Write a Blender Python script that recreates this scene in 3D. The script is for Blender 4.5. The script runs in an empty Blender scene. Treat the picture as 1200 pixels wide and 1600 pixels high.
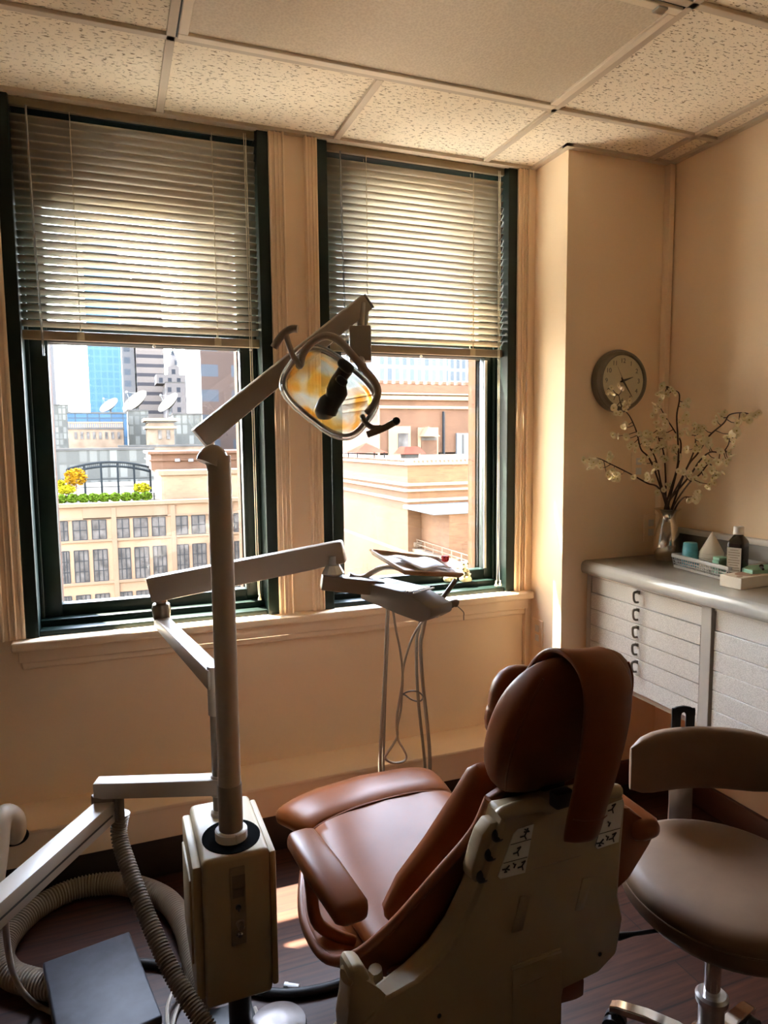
import bpy, bmesh, math, random
from mathutils import Vector, Matrix, Quaternion
random.seed(7)
V = Vector
SC = bpy.context.scene
COL = SC.collection
CAM = V((0, 0, 1.47))
FPX = 1096.11
YAW, PIT, ROL = .367754, .10083, -.0095687
_cy, _sy, _cp, _sp = math.cos(YAW), math.sin(YAW), math.cos(PIT), math.sin(PIT)
FWD = V((_sy*_cp, _cy*_cp, -_sp))
_r0 = V((_cy, -_sy, 0)); _u0 = _r0.cross(FWD)
RGT = math.cos(ROL)*_r0 + math.sin(ROL)*_u0
UPV = -math.sin(ROL)*_r0 + math.cos(ROL)*_u0
def ray(x, y): return FWD + RGT*((x-600)/FPX) - UPV*((y-800)/FPX)
def at(x, y, axis, v):
    "where the sight line measured in the photo meets the plane axis = v (metres)"
    d = ray(x, y); return CAM + d*((v-CAM[axis])/d[axis])
def dep(x, y, z): return CAM + ray(x, y)*z

# ------------------------------------------------------------------ materials
def new_mat(name):
    m = bpy.data.materials.new(name); m.use_nodes = True
    nt = m.node_tree; b = nt.nodes['Principled BSDF']
    return m, nt, b
def L(nt, a, b): nt.links.new(a, b)
def tex_obj(nt, scale=(1, 1, 1)):
    tc = nt.nodes.new('ShaderNodeTexCoord'); mp = nt.nodes.new('ShaderNodeMapping')
    mp.inputs['Scale'].default_value = scale
    L(nt, tc.outputs['Object'], mp.inputs['Vector']); return mp.outputs['Vector']
def ramp(nt, src, stops):
    r = nt.nodes.new('ShaderNodeValToRGB'); e = r.color_ramp.elements
    while len(e) < len(stops): e.new(.5)
    for i, (p, c) in enumerate(stops):
        e[i].position = p; e[i].color = (*c, 1) if len(c) == 3 else c
    L(nt, src, r.inputs['Fac']); return r.outputs['Color']
def noise(nt, vec, scale, detail=3, rough=.5):
    n = nt.nodes.new('ShaderNodeTexNoise'); n.inputs['Scale'].default_value = scale
    n.inputs['Detail'].default_value = detail; n.inputs['Roughness'].default_value = rough
    L(nt, vec, n.inputs['Vector']); return n.outputs['Fac']
def bump(nt, b, h, strength=.2, dist=.002):
    n = nt.nodes.new('ShaderNodeBump'); n.inputs['Strength'].default_value = strength
    n.inputs['Distance'].default_value = dist
    L(nt, h, n.inputs['Height']); L(nt, n.outputs['Normal'], b.inputs['Normal'])
def mat(name, col, rough=.5, metal=0, spec=.5, coat=0, var=.08, vscale=6, bmp=0, bscale=200, trans=0):
    m, nt, b = new_mat(name)
    b.inputs['Roughness'].default_value = rough; b.inputs['Metallic'].default_value = metal
    b.inputs['Specular IOR Level'].default_value = spec; b.inputs['Coat Weight'].default_value = coat
    b.inputs['Coat Roughness'].default_value = .12
    b.inputs['Transmission Weight'].default_value = trans
    v = tex_obj(nt)
    c0 = [max(0, k*(1-var)) for k in col]; c1 = [min(1, k*(1+var)) for k in col]
    L(nt, ramp(nt, noise(nt, v, vscale, 4), [(.3, c0), (.7, c1)]), b.inputs['Base Color'])
    if bmp: bump(nt, b, noise(nt, v, bscale, 2), bmp, .001)
    return m
M = {}
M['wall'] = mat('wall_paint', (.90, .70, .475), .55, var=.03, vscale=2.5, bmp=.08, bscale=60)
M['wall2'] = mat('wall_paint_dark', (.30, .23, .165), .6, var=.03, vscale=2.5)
M['trim'] = mat('trim_paint', (.90, .71, .50), .45, var=.02, vscale=5)
M['grid'] = mat('grid_metal_paint', (.60, .49, .36), .5, var=.02)
M['lightframe'] = mat('light_frame_paint', (.82, .70, .54), .45, var=.02)
M['green'] = mat('dark_green_paint', (.004, .0125, .009), .42, spec=.35, var=.3, vscale=10)
M['greenlit'] = M['green']
M['slat'] = mat('blind_slat_paint', (.62, .54, .41), .45, var=.03, vscale=3)
M['rail'] = mat('blind_rail', (.42, .33, .21), .45, var=.05)
M['cord'] = mat('blind_cord', (.80, .70, .52), .8, var=.05)
M['clear'] = mat('clear_acrylic', (.85, .85, .82), .15, var=.02, trans=.7)
M['beige'] = mat('beige_plastic', (.36, .275, .165), .5, spec=.3, var=.04, vscale=8, bmp=.04, bscale=250)
M['beige2'] = mat('aged_plastic', (.33, .24, .125), .5, spec=.3, var=.05, vscale=8)
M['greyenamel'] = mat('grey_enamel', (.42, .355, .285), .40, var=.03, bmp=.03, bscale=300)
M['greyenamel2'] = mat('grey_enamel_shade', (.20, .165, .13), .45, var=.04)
M['leather'] = mat('brown_vinyl', (.165, .047, .0125), .38, spec=.12, var=.1, vscale=9, bmp=.06, bscale=260)
M['piping'] = mat('piping_vinyl', (.20, .062, .022), .40, spec=.3, var=.08)
M['black'] = mat('black_plastic', (.012, .012, .012), .4, var=.2)
M['blackrub'] = mat('black_rubber', (.010, .010, .011), .55, var=.3)
M['pedal'] = mat('pedal_rubber', (.022, .022, .028), .55, var=.4, vscale=25)
M['chrome'] = mat('chrome', (.75, .74, .72), .12, metal=1, var=.03)
M['steel'] = mat('brushed_steel', (.55, .53, .50), .3, metal=1, var=.08, vscale=40)
M['nickel'] = mat('dark_nickel', (.25, .22, .18), .28, metal=1, var=.08)
M['stoolv'] = mat('stool_vinyl', (.150, .086, .048), .55, spec=.22, var=.07, vscale=14, bmp=.06, bscale=300)
M['counter'] = mat('grey_laminate', (.38, .365, .335), .22, coat=.15, var=.03, vscale=30)
M['hose'] = mat('hose_grey', (.25, .205, .155), .5, var=.06)
M['paleh'] = mat('pale_hose', (.36, .30, .235), .45, var=.05)
M['darkh'] = mat('dark_hose', (.15, .115, .085), .45, var=.08)
M['white'] = mat('white_plastic', (.74, .72, .68), .4, var=.03)
M['paper'] = mat('paper', (.72, .72, .76), .8, var=.03)
M['tan'] = mat('tan_tray', (.42, .27, .15), .45, var=.08)
M['red'] = mat('red_felt', (.6, .02, .02), .7, var=.15, vscale=60)
M['cream'] = mat('cream_ceramic', (.75, .66, .42), .3, var=.05)
M['figdark'] = mat('dark_patch', (.10, .09, .035), .5, var=.2)
M['sticker'] = mat('sticker_white', (.62, .58, .50), .5, var=.02)
M['ink'] = mat('dark_ink', (.02, .018, .015), .6, var=.1)
M['panel'] = mat('control_panel_tan', (.22, .17, .105), .45, var=.05)
M['panel2'] = mat('control_panel_print', (.13, .10, .065), .5, var=.05)
M['clockcase'] = mat('clock_case', (.16, .13, .095), .35, metal=.2, var=.05)
M['clockface'] = mat('clock_face', (.70, .60, .40), .6, var=.02)
M['mercury'] = mat('mercury_glass', (.80, .74, .64), .16, metal=1, var=.15, vscale=12)
M['bark'] = mat('branch_bark', (.055, .025, .015), .7, var=.3, vscale=50)
M['petal'] = mat('blossom_petal', (.90, .80, .56), .6, var=.06, vscale=40)
M['pistil'] = mat('blossom_centre', (.55, .45, .12), .7, var=.1)
M['basket'] = mat('basket_grey', (.42, .42, .42), .4, var=.03)
M['bluecup'] = mat('blue_cup', (.10, .42, .56), .4, var=.12, vscale=60)
M['mint'] = mat('mint_pad', (.32, .62, .50), .7, var=.06)
M['bottle'] = mat('brown_bottle', (.018, .010, .008), .22, var=.1)
M['boxwhite'] = mat('white_card', (.78, .73, .66), .7, var=.02)
M['boxpink'] = mat('printed_card', (.45, .30, .24), .7, var=.05)
M['drain'] = mat('pvc_pipe', (.66, .58, .46), .4, var=.03)
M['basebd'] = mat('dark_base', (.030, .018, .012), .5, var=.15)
M['rbase'] = mat('brown_base', (.10, .035, .02), .4, var=.1)
M['splash'] = mat('backsplash', (.20, .18, .155), .35, var=.04)
M['dome'] = mat('worn_steel', (.22, .20, .19), .40, metal=1, var=.1, vscale=30)
M['plate'] = mat('metal_plate', (.72, .72, .74), .25, metal=.6, var=.04)

def m_ceiling():
    m, nt, b = new_mat('fissured_ceiling_tile'); b.inputs['Roughness'].default_value = .9
    v = tex_obj(nt, (55, 150, 1)); v2 = tex_obj(nt, (1, 1, 1))
    n1 = noise(nt, v, 1.0, 2, .5)
    v3 = tex_obj(nt, (120, 160, 1)); n2 = noise(nt, v3, 1.0, 1, .4)
    a = ramp(nt, n1, [(.355, (0, 0, 0)), (.405, (1, 1, 1))]); c = ramp(nt, n2, [(.27, (0, 0, 0)), (.31, (1, 1, 1))])
    mx = nt.nodes.new('ShaderNodeMixRGB'); mx.blend_type = 'MULTIPLY'; mx.inputs[0].default_value = 1
    L(nt, a, mx.inputs[1]); L(nt, c, mx.inputs[2])
    col = ramp(nt, mx.outputs[0], [(0, (.34, .25, .15)), (1, (.90, .78, .60))])
    L(nt, col, b.inputs['Base Color']); bump(nt, b, mx.outputs[0], .6, .003); return m
M['ceil'] = m_ceiling()
def m_diffuser():
    m, nt, b = new_mat('prismatic_diffuser'); b.inputs['Roughness'].default_value = .45
    v = tex_obj(nt); vo = nt.nodes.new('ShaderNodeTexVoronoi'); vo.inputs['Scale'].default_value = 130
    L(nt, v, vo.inputs['Vector'])
    L(nt, ramp(nt, vo.outputs['Distance'], [(0, (.60, .49, .36)), (.8, (.72, .61, .46))]), b.inputs['Base Color'])
    bump(nt, b, vo.outputs['Distance'], .4, .002); return m
M['diff'] = m_diffuser()
def m_floor():
    m, nt, b = new_mat('dark_wood_planks')
    v = tex_obj(nt); br = nt.nodes.new('ShaderNodeTexBrick'); L(nt, v, br.inputs['Vector'])
    br.inputs['Scale'].default_value = 1; br.inputs['Brick Width'].default_value = 1.2; br.inputs['Row Height'].default_value = .124
    br.inputs['Mortar Size'].default_value = .0022; br.inputs['Color1'].default_value = (.050, .017, .008, 1)
    br.inputs['Color2'].default_value = (.030, .010, .005, 1); br.inputs['Mortar'].default_value = (.012, .006, .004, 1)
    g = noise(nt, tex_obj(nt, (2.5, 45, 1)), 1.6, 5, .6)
    gr = ramp(nt, g, [(.3, (.55, .5, .45)), (.72, (1.7, 1.6, 1.45))])
    mx = nt.nodes.new('ShaderNodeMixRGB'); mx.blend_type = 'MULTIPLY'; mx.inputs[0].default_value = 1
    L(nt, br.outputs['Color'], mx.inputs[1]); L(nt, gr, mx.inputs[2]); L(nt, mx.outputs[0], b.inputs['Base Color'])
    b.inputs['Roughness'].default_value = .45; b.inputs['Specular IOR Level'].default_value = .35; bump(nt, b, g, .15, .001); return m
M['floor'] = m_floor()
def m_drawer():
    m, nt, b = new_mat('speckled_laminate'); b.inputs['Roughness'].default_value = .5
    n = noise(nt, tex_obj(nt), 420, 2); L(nt, ramp(nt, n, [(.38, (.54, .515, .485)), (.6, (.74, .715, .68))]), b.inputs['Base Color']); return m
M['drawer'] = m_drawer()
M['post'] = mat('cabinet_post', (.48, .45, .41), .4, var=.02)
M['post2'] = mat('cabinet_rail', (.66, .62, .57), .4, var=.02)
def m_glass(name, tint=(.97, .98, .98), refl=.06):
    m = bpy.data.materials.new(name); m.use_nodes = True; nt = m.node_tree; nt.nodes.clear()
    o = nt.nodes.new('ShaderNodeOutputMaterial'); mx = nt.nodes.new('ShaderNodeMixShader')
    t = nt.nodes.new('ShaderNodeBsdfTransparent'); g = nt.nodes.new('ShaderNodeBsdfGlossy')
    n = nt.nodes.new('ShaderNodeTexNoise'); n.inputs['Scale'].default_value = 3
    r = nt.nodes.new('ShaderNodeMapRange'); r.inputs['To Min'].default_value = refl*.8; r.inputs['To Max'].default_value = refl*1.2
    L(nt, n.outputs['Fac'], r.inputs['Value']); L(nt, r.outputs['Result'], mx.inputs['Fac'])
    t.inputs['Color'].default_value = (*tint, 1); g.inputs['Roughness'].default_value = .02
    L(nt, t.outputs[0], mx.inputs[1]); L(nt, g.outputs[0], mx.inputs[2]); L(nt, mx.outputs[0], o.inputs[0]); return m
M['glass'] = m_glass('window_glass', refl=.04)
M['shield'] = m_glass('clear_shield', (.94, .95, .94), .045)
M['wellshade'] = mat('recess_shade', (.006, .006, .006), 1, spec=0)
def m_reflector():
    m = bpy.data.materials.new('dichroic_reflector'); m.use_nodes = True; nt = m.node_tree; nt.nodes.clear()
    o = nt.nodes.new('ShaderNodeOutputMaterial'); mx = nt.nodes.new('ShaderNodeMixShader'); mx.inputs[0].default_value = .35
    t = nt.nodes.new('ShaderNodeBsdfTranslucent'); t2 = nt.nodes.new('ShaderNodeBsdfTransparent'); g = nt.nodes.new('ShaderNodeBsdfGlossy'); g.inputs['Roughness'].default_value = .12
    n = noise(nt, tex_obj(nt, (14, 14, 14)), 1.2, 1)
    c = ramp(nt, n, [(.38, (.90, .93, .90)), (.46, (.97, .80, .50)), (.55, (1.0, .55, .10)), (.66, (.95, .40, .04))])
    L(nt, c, t2.inputs['Color']); L(nt, c, g.inputs['Color']); L(nt, c, t.inputs['Color'])
    m2 = nt.nodes.new('ShaderNodeMixShader'); m2.inputs[0].default_value = .35
    L(nt, t2.outputs[0], m2.inputs[1]); L(nt, t.outputs[0], m2.inputs[2])
    L(nt, m2.outputs[0], mx.inputs[1]); L(nt, g.outputs[0], mx.inputs[2]); L(nt, mx.outputs[0], o.inputs[0]); return m
M['reflector'] = m_reflector()
def m_brick(name, c1, c2, mort, scale=1, w=.23, h=.08, rough=.85, big=.12):
    m, nt, b = new_mat(name); b.inputs['Roughness'].default_value = rough; b.inputs['Specular IOR Level'].default_value = .1
    tc = nt.nodes.new('ShaderNodeTexCoord'); sx = nt.nodes.new('ShaderNodeSeparateXYZ'); L(nt, tc.outputs['Object'], sx.inputs[0])
    ad = nt.nodes.new('ShaderNodeMath'); ad.operation = 'ADD'; L(nt, sx.outputs[0], ad.inputs[0]); L(nt, sx.outputs[1], ad.inputs[1])
    cb = nt.nodes.new('ShaderNodeCombineXYZ'); L(nt, ad.outputs[0], cb.inputs[0]); L(nt, sx.outputs[2], cb.inputs[1])
    br = nt.nodes.new('ShaderNodeTexBrick'); L(nt, cb.outputs[0], br.inputs['Vector'])
    br.inputs['Scale'].default_value = scale; br.inputs['Brick Width'].default_value = w; br.inputs['Row Height'].default_value = h
    br.inputs['Mortar Size'].default_value = h*.12
    for k, c in (('Color1', c1), ('Color2', c2), ('Mortar', mort)): br.inputs[k].default_value = (*c, 1)
    n = noise(nt, tc.outputs['Object'], big, 5)
    mx = nt.nodes.new('ShaderNodeMixRGB'); mx.blend_type = 'MULTIPLY'; mx.inputs[0].default_value = 1
    L(nt, br.outputs['Color'], mx.inputs[1]); L(nt, ramp(nt, n, [(.3, (.75, .74, .72)), (.7, (1.2, 1.2, 1.2))]), mx.inputs[2])
    L(nt, mx.outputs[0], b.inputs['Base Color']); return m
EXT = .085     # city stone and brick reflectance cut to balance daylight against the room exposure
TW = .105
def ec(*c): return tuple(k*EXT for k in c)
def m_curtain(name, pane, frame, w, h, mort, rough=.2, var=.3):
    m, nt, b = new_mat(name); b.inputs['Roughness'].default_value = .6; b.inputs['Specular IOR Level'].default_value = .05
    pane, frame = [k*TW for k in pane], [k*TW for k in frame]
    tc = nt.nodes.new('ShaderNodeTexCoord'); sx = nt.nodes.new('ShaderNodeSeparateXYZ'); L(nt, tc.outputs['Object'], sx.inputs[0])
    ad = nt.nodes.new('ShaderNodeMath'); ad.operation = 'ADD'; L(nt, sx.outputs[0], ad.inputs[0]); L(nt, sx.outputs[1], ad.inputs[1])
    cb = nt.nodes.new('ShaderNodeCombineXYZ'); L(nt, ad.outputs[0], cb.inputs[0]); L(nt, sx.outputs[2], cb.inputs[1])
    br = nt.nodes.new('ShaderNodeTexBrick'); L(nt, cb.outputs[0], br.inputs['Vector']); br.offset = 0
    br.inputs['Scale'].default_value = 1; br.inputs['Brick Width'].default_value = w; br.inputs['Row Height'].default_value = h
    br.inputs['Mortar Size'].default_value = mort; br.inputs['Mortar Smooth'].default_value = 0
    for k, c in (('Color1', pane), ('Color2', tuple(x*(1-var) for x in pane)), ('Mortar', frame)): br.inputs[k].default_value = (*c, 1)
    L(nt, br.outputs['Color'], b.inputs['Base Color']); return m
M['extbrick'] = m_brick('tan_brick', (.062, .0285, .0118), (.046, .0195, .008), (.045, .026, .0145), w=.30, h=.10, big=.25)
M['extbrick2'] = m_brick('buff_brick', (.105, .069, .042), (.085, .054, .032), (.095, .066, .042), w=.5, h=.2, big=.15)
M['extbrown'] = m_brick('brown_brick', (.045, .021, .0112), (.034, .0152, .008), (.040, .024, .0145), w=.30, h=.10, big=.25)
M['extstone'] = mat('buff_stone', (.090, .056, .034), .85, spec=.1, var=.12, vscale=.4)
M['extstone2'] = mat('pale_stone', (.068, .045, .028), .85, spec=.1, var=.08, vscale=.5)
M['extgrey'] = mat('roof_grey', (.026, .024, .022), .9, spec=0, var=.2, vscale=.5)
M['extwin'] = mat('loft_glass', (.034, .030, .027), .6, spec=0, var=.5, vscale=1.3)
M['extframe'] = mat('loft_window_frame', (0.0126, 0.0132, 0.0140), .5, spec=0, var=.1)
M['extwhite'] = mat('white_metal', (.062, .062, .062), .5, spec=0, var=.1, vscale=.3)
M['extred'] = mat('red_tile_roof', (.060, .013, .009), .8, spec=0, var=.2, vscale=1)
M['extsteel'] = mat('pergola_steel', (0.0084, 0.0095, 0.0101), .5, spec=0, var=.1)
M['bush'] = mat('green_hedge', (0.0280, 0.0448, 0.0042), .8, spec=0, var=.6, vscale=2.5)
M['bushy'] = mat('yellow_shrub', (0.1008, 0.0868, 0.0042), .8, spec=0, var=.4, vscale=2.5)
M['busho'] = mat('orange_tree', (0.1008, 0.0476, 0.0028), .8, spec=0, var=.5, vscale=2)
M['deck'] = mat('terrace_deck', (.030, .028, .025), .9, spec=0, var=.1)
M['twblue'] = m_curtain('blue_glass_tower', (.13, .29, .52), (.18, .34, .58), 3.2, 4.0, .30, .25, .12)
M['twband'] = m_curtain('banded_tower', (.10, .09, .10), (.38, .31, .27), 60, 4.0, 1.25, .5, .1)
M['twgrey'] = m_curtain('gridded_tower', (.09, .095, .115), (.34, .29, .27), 3.5, 4.0, 1.0, .5, .3)
M['twbrown'] = m_curtain('brown_tower', (.20, .22, .26), (.19, .12, .095), 9.0, 6.5, 1.7, .4, .35)
M['twwhite'] = m_curtain('white_tower', (.30, .35, .40), (.56, .58, .60), 1.6, 3.0, .34, .4, .35)
M['twslim'] = m_curtain('slim_tower', (.20, .23, .27), (.30, .28, .28), 5, 5.0, 1.2, .5, .4)
M['blueglass'] = m_curtain('penthouse_glass', (.14, .28, .46), (.10, .14, .18), 2.4, 4.2, .12, .15, .35)
M['greenglass'] = m_curtain('reflecting_facade', (.50, .48, .42), (.24, .23, .20), 1.4, 2.4, .2, .15, .6)
M['ornate'] = mat('ornate_stone', ec(.66, .47, .33), .9, spec=0, var=.25, vscale=.5)
M['dish'] = mat('dish_paint', (.050, .045, .038), .6, spec=0, var=.08)
_tw = TW; TW = 1; M['skyblock'] = m_curtain('pale_sky_block', (.22, .20, .17), (.60, .50, .38), 3.4, 3.6, 1.1, .8, .3); TW = _tw
M['street'] = mat('street', (0.0280, 0.0266, 0.0252), .9, spec=0, var=.2, vscale=.05)

# ------------------------------------------------------------------ mesh builder
def frame_of(d):
    d = d.normalized(); a = V((0, 0, 1)) if abs(d.z) < .95 else V((1, 0, 0))
    s = d.cross(a).normalized(); return s, s.cross(d).normalized()
def spline(pts, n=6, closed=False):
    P = [V(p) for p in pts]; out = []; N = len(P)
    rng = range(N) if closed else range(N-1)
    for i in rng:
        if closed: p0, p1, p2, p3 = P[i-1], P[i], P[(i+1) % N], P[(i+2) % N]
        else: p0, p1, p2, p3 = P[max(i-1, 0)], P[i], P[i+1], P[min(i+2, N-1)]
        for k in range(n):
            t = k/n
            out.append(.5*((2*p1)+(p2-p0)*t+(2*p0-5*p1+4*p2-p3)*t*t+(3*p1-p0-3*p2+p3)*t**3))
    if not closed: out.append(P[-1])
    return out
LOC = {}
class MB:
    def __init__(s): s.bm = bmesh.new(); s.mi = 0
    def _f(s, vs):
        try: f = s.bm.faces.new(vs); f.material_index = s.mi; return f
        except ValueError: return None
    def obox(s, c, ax, h, bev=0, seg=2):
        c = V(c); X, Y, Z = [V(a) for a in ax]; vs = []
        for k in (-1, 1):
            for j in (-1, 1):
                for i in (-1, 1): vs.append(s.bm.verts.new(c+X*(i*h[0])+Y*(j*h[1])+Z*(k*h[2])))
        fs = [s._f([vs[i] for i in q]) for q in ((0, 2, 3, 1), (4, 5, 7, 6), (0, 1, 5, 4), (2, 6, 7, 3), (0, 4, 6, 2), (1, 3, 7, 5))]
        if bev:
            es = {e for f in fs for e in f.edges}
            r = bmesh.ops.bevel(s.bm, geom=list(es), offset=bev, segments=seg, profile=.5, affect='EDGES')
            for f in r['faces']: f.material_index = s.mi
        return s
    def box(s, x0, x1, y0, y1, z0, z1, bev=0, seg=2):
        return s.obox(((x0+x1)/2, (y0+y1)/2, (z0+z1)/2), ((1, 0, 0), (0, 1, 0), (0, 0, 1)), (abs(x1-x0)/2, abs(y1-y0)/2, abs(z1-z0)/2), bev, seg)
    def rbox(s, c, yaw, hx, hy, hz, bev=0, seg=2):
        cc, ss = math.cos(yaw), math.sin(yaw)
        return s.obox(c, ((cc, ss, 0), (-ss, cc, 0), (0, 0, 1)), (hx, hy, hz), bev, seg)
    def beam(s, p0, p1, w, h, bev=0, w1=None, h1=None, up=None, seg=2):
        p0, p1 = V(p0), V(p1); d = (p1-p0).normalized(); u = V(up or (0, 0, 1))
        sd = d.cross(u).normalized(); u = sd.cross(d).normalized(); w1 = w1 or w; h1 = h1 or h; vs = []
        for p, a, b in ((p0, w, h), (p1, w1, h1)):
            for j, i in ((-1, -1), (-1, 1), (1, 1), (1, -1)): vs.append(s.bm.verts.new(p+sd*(i*a/2)+u*(j*b/2)))
        fs = [s._f([vs[i] for i in q]) for q in ((0, 1, 2, 3), (7, 6, 5, 4), (0, 4, 5, 1), (1, 5, 6, 2), (2, 6, 7, 3), (3, 7, 4, 0))]
        if bev:
            es = {e for f in fs for e in f.edges}
            r = bmesh.ops.bevel(s.bm, geom=list(es), offset=bev, segments=seg, profile=.5, affect='EDGES')
            for f in r['faces']: f.material_index = s.mi
        return s
    def tube(s, path, r, n=10, caps=True, closed=False, flat=1):
        P = [V(p) for p in path]; N = len(P); R = r if isinstance(r, (list, tuple)) else [r]*N
        rings = []; u = None
        for i in range(N):
            a = P[i-1] if (i or closed) else P[i]; b = P[(i+1) % N] if (i < N-1 or closed) else P[i]
            d = (b-a).normalized() if (b-a).length > 1e-9 else V((0, 0, 1))
            if u is None: u = frame_of(d)[0]
            u = (u-d*u.dot(d)); u = u.normalized() if u.length > 1e-6 else frame_of(d)[0]
            w = d.cross(u)
            rings.append([s.bm.verts.new(P[i]+(u*math.cos(2*math.pi*k/n)*flat+w*math.sin(2*math.pi*k/n))*R[i]) for k in range(n)])
        for i in range(N if closed else N-1):
            A, B = rings[i], rings[(i+1) % N]
            for k in range(n): s._f([A[k], A[(k+1) % n], B[(k+1) % n], B[k]])
        if caps and not closed: s._f(rings[0][::-1]); s._f(rings[-1])
        return s
    def cyl(s, p0, p1, r, r1=None, n=20): return s.tube([p0, p1], [r, r if r1 is None else r1], n)
    def lathe(s, prof, c, axis=(0, 0, 1), n=28, sq=None):
        c = V(c); ax = V(axis).normalized(); u, w = frame_of(ax); rings = []
        for r, h in prof:
            if r < 1e-6: rings.append([s.bm.verts.new(c+ax*h)])
            else: rings.append([s.bm.verts.new(c+ax*h+(u*math.cos(2*math.pi*k/n)+w*math.sin(2*math.pi*k/n))*r) for k in range(n)])
        for A, B in zip(rings, rings[1:]):
            for k in range(n):
                a, b = A[k % len(A)], A[(k+1) % len(A)]; c2, d = B[(k+1) % len(B)], B[k % len(B)]
                q = []
                for v in (a, b, c2, d):
                    if v not in q: q.append(v)
                if len(q) > 2: s._f(q)
        if len(rings[0]) > 1: s._f(rings[0][::-1])
        if len(rings[-1]) > 1: s._f(rings[-1])
        return s
    def prism(s, poly, ext, bev=0, seg=2):
        ext = V(ext); a = [s.bm.verts.new(V(p)) for p in poly]; b = [s.bm.verts.new(V(p)+ext) for p in poly]; n = len(a)
        fs = [s._f(a[::-1]), s._f(b)]+[s._f([a[i], a[(i+1) % n], b[(i+1) % n], b[i]]) for i in range(n)]
        if bev:
            es = {e for f in fs for e in f.edges}
            r = bmesh.ops.bevel(s.bm, geom=list(es), offset=bev, segments=seg, profile=.5, affect='EDGES')
            for f in r['faces']: f.material_index = s.mi
        return s
    def grid(s, rows, closed=False):
        R = [[s.bm.verts.new(V(p)) for p in row] for row in rows]
        for A, B in zip(R, R[1:]):
            n = len(A)
            for k in range(n if closed else n-1): s._f([A[k], A[(k+1) % n], B[(k+1) % n], B[k]])
        return s
    def ball(s, c, rx, ry, rz, ax=None, n=16, m=10, e=1.0):
        ax = ax or ((1, 0, 0), (0, 1, 0), (0, 0, 1)); X, Y, Z = [V(a) for a in ax]; c = V(c)
        sg = lambda t: math.copysign(abs(t)**e, t)
        rows = []
        for j in range(m+1):
            ph = -math.pi/2+math.pi*j/m
            rows.append([c+X*(rx*sg(math.cos(ph))*sg(math.cos(2*math.pi*k/n)))+Y*(ry*sg(math.cos(ph))*sg(math.sin(2*math.pi*k/n)))+Z*(rz*sg(math.sin(ph))) for k in range(n)])
        s.grid(rows, closed=True); bmesh.ops.remove_doubles(s.bm, verts=s.bm.verts[:], dist=1e-6); return s
    def build(s, name, m, parent=None, smooth=38, sub=0, solid=0, offs=0, bevel=0, norm=True):
        if norm: bmesh.ops.recalc_face_normals(s.bm, faces=s.bm.faces[:])
        vs = s.bm.verts
        if parent is None:
            xs = [v.co.x for v in vs]; ys = [v.co.y for v in vs]; zs = [v.co.z for v in vs]
            o0 = V(((min(xs)+max(xs))/2, (min(ys)+max(ys))/2, min(zs)))
        else: o0 = LOC[parent.name]
        for v in vs: v.co -= o0
        me = bpy.data.meshes.new(name); s.bm.to_mesh(me); s.bm.free()
        for x in (m if isinstance(m, (list, tuple)) else [m]): me.materials.append(x)
        if smooth:
            me.polygons.foreach_set('use_smooth', [True]*len(me.polygons))
            me.set_sharp_from_angle(angle=math.radians(smooth))
        o = bpy.data.objects.new(name, me); COL.objects.link(o)
        if parent is None: o.location = o0
        else: o.parent = parent
        LOC[o.name] = o0
        if solid:
            md = o.modifiers.new('solid', 'SOLIDIFY'); md.thickness = solid; md.offset = offs
        if bevel:
            md = o.modifiers.new('bevel', 'BEVEL'); md.width = bevel; md.segments = 2; md.limit_method = 'ANGLE'
        if sub:
            md = o.modifiers.new('sub', 'SUBSURF'); md.levels = sub; md.render_levels = sub
        return o
def tag(o, label=None, cat=None, group=None, kind=None):
    if label: o['label'] = label
    if cat: o['category'] = cat
    if group: o['group'] = group
    if kind: o['kind'] = kind
    return o
def thing(name, label, cat, loc, group=None, kind=None):
    o = bpy.data.objects.new(name, None); COL.objects.link(o); o.location = loc; o.empty_display_size = .05
    LOC[o.name] = V(loc); return tag(o, label, cat, group, kind)
def struct(name, mb, m, parent=None, **k):
    o = mb.build(name, m, parent, **k)
    if parent is None: o['kind'] = 'structure'
    return o
SUN_E, SKY_E, EXPO = 20, 2.5, 2.45
# ================================================================== room shell
CE = 2.563; WY = 2.555; RX = 2.14; OUT = 2.81
W1, W2 = (-.294, .558), (.734, 1.573)
SZ = .825
b = MB(); b.box(-1.9, RX+.2, -1.9, 2.78, -.12, 0); struct('floor', b, M['floor'])
b = MB(); b.box(-1.9, RX+.2, -1.9, 2.78, CE, CE+.06); struct('ceiling', b, M['ceil'])
b = MB()
for x0, x1, z0, z1 in ((-1.9, W1[0], 0, CE), (W1[1], W2[0], 0, CE), (W2[1], RX+.2, 0, CE), (W1[0], W1[1], 0, SZ-.02), (W2[0], W2[1], 0, SZ-.02)):
    b.box(x0, x1, WY, 2.735, z0, z1)
struct('wall_far', b, M['wall'])
b = MB()     # masonry outside, its reveals seen through the panes
for x0, x1, z0, z1 in ((-1.9, -.19, -3, 4), (.46, .85, -3, 4), (1.49, 2.6, -3, 4), (-.19, .46, -3, .86), (.85, 1.49, -3, .86), (-.19, .46, 2.30, 4), (.85, 1.49, 2.50, 4)):
    b.box(x0, x1, 2.745, OUT, z0, z1)
struct('wall_outer', b, M['extbrick'])
b = MB(); b.box(RX, RX+.2, -1.9, 2.735, 0, CE); struct('wall_right', b, M['wall'])
b = MB(); b.box(1.65, RX+.02, 2.318, WY+.02, 0, CE); struct('wall_corner', b, M['wall'])
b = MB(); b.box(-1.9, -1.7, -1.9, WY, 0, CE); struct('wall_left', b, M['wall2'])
b = MB(); b.box(-1.7, RX, -1.9, -1.7, 0, CE); struct('wall_near', b, M['wall2'])
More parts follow.
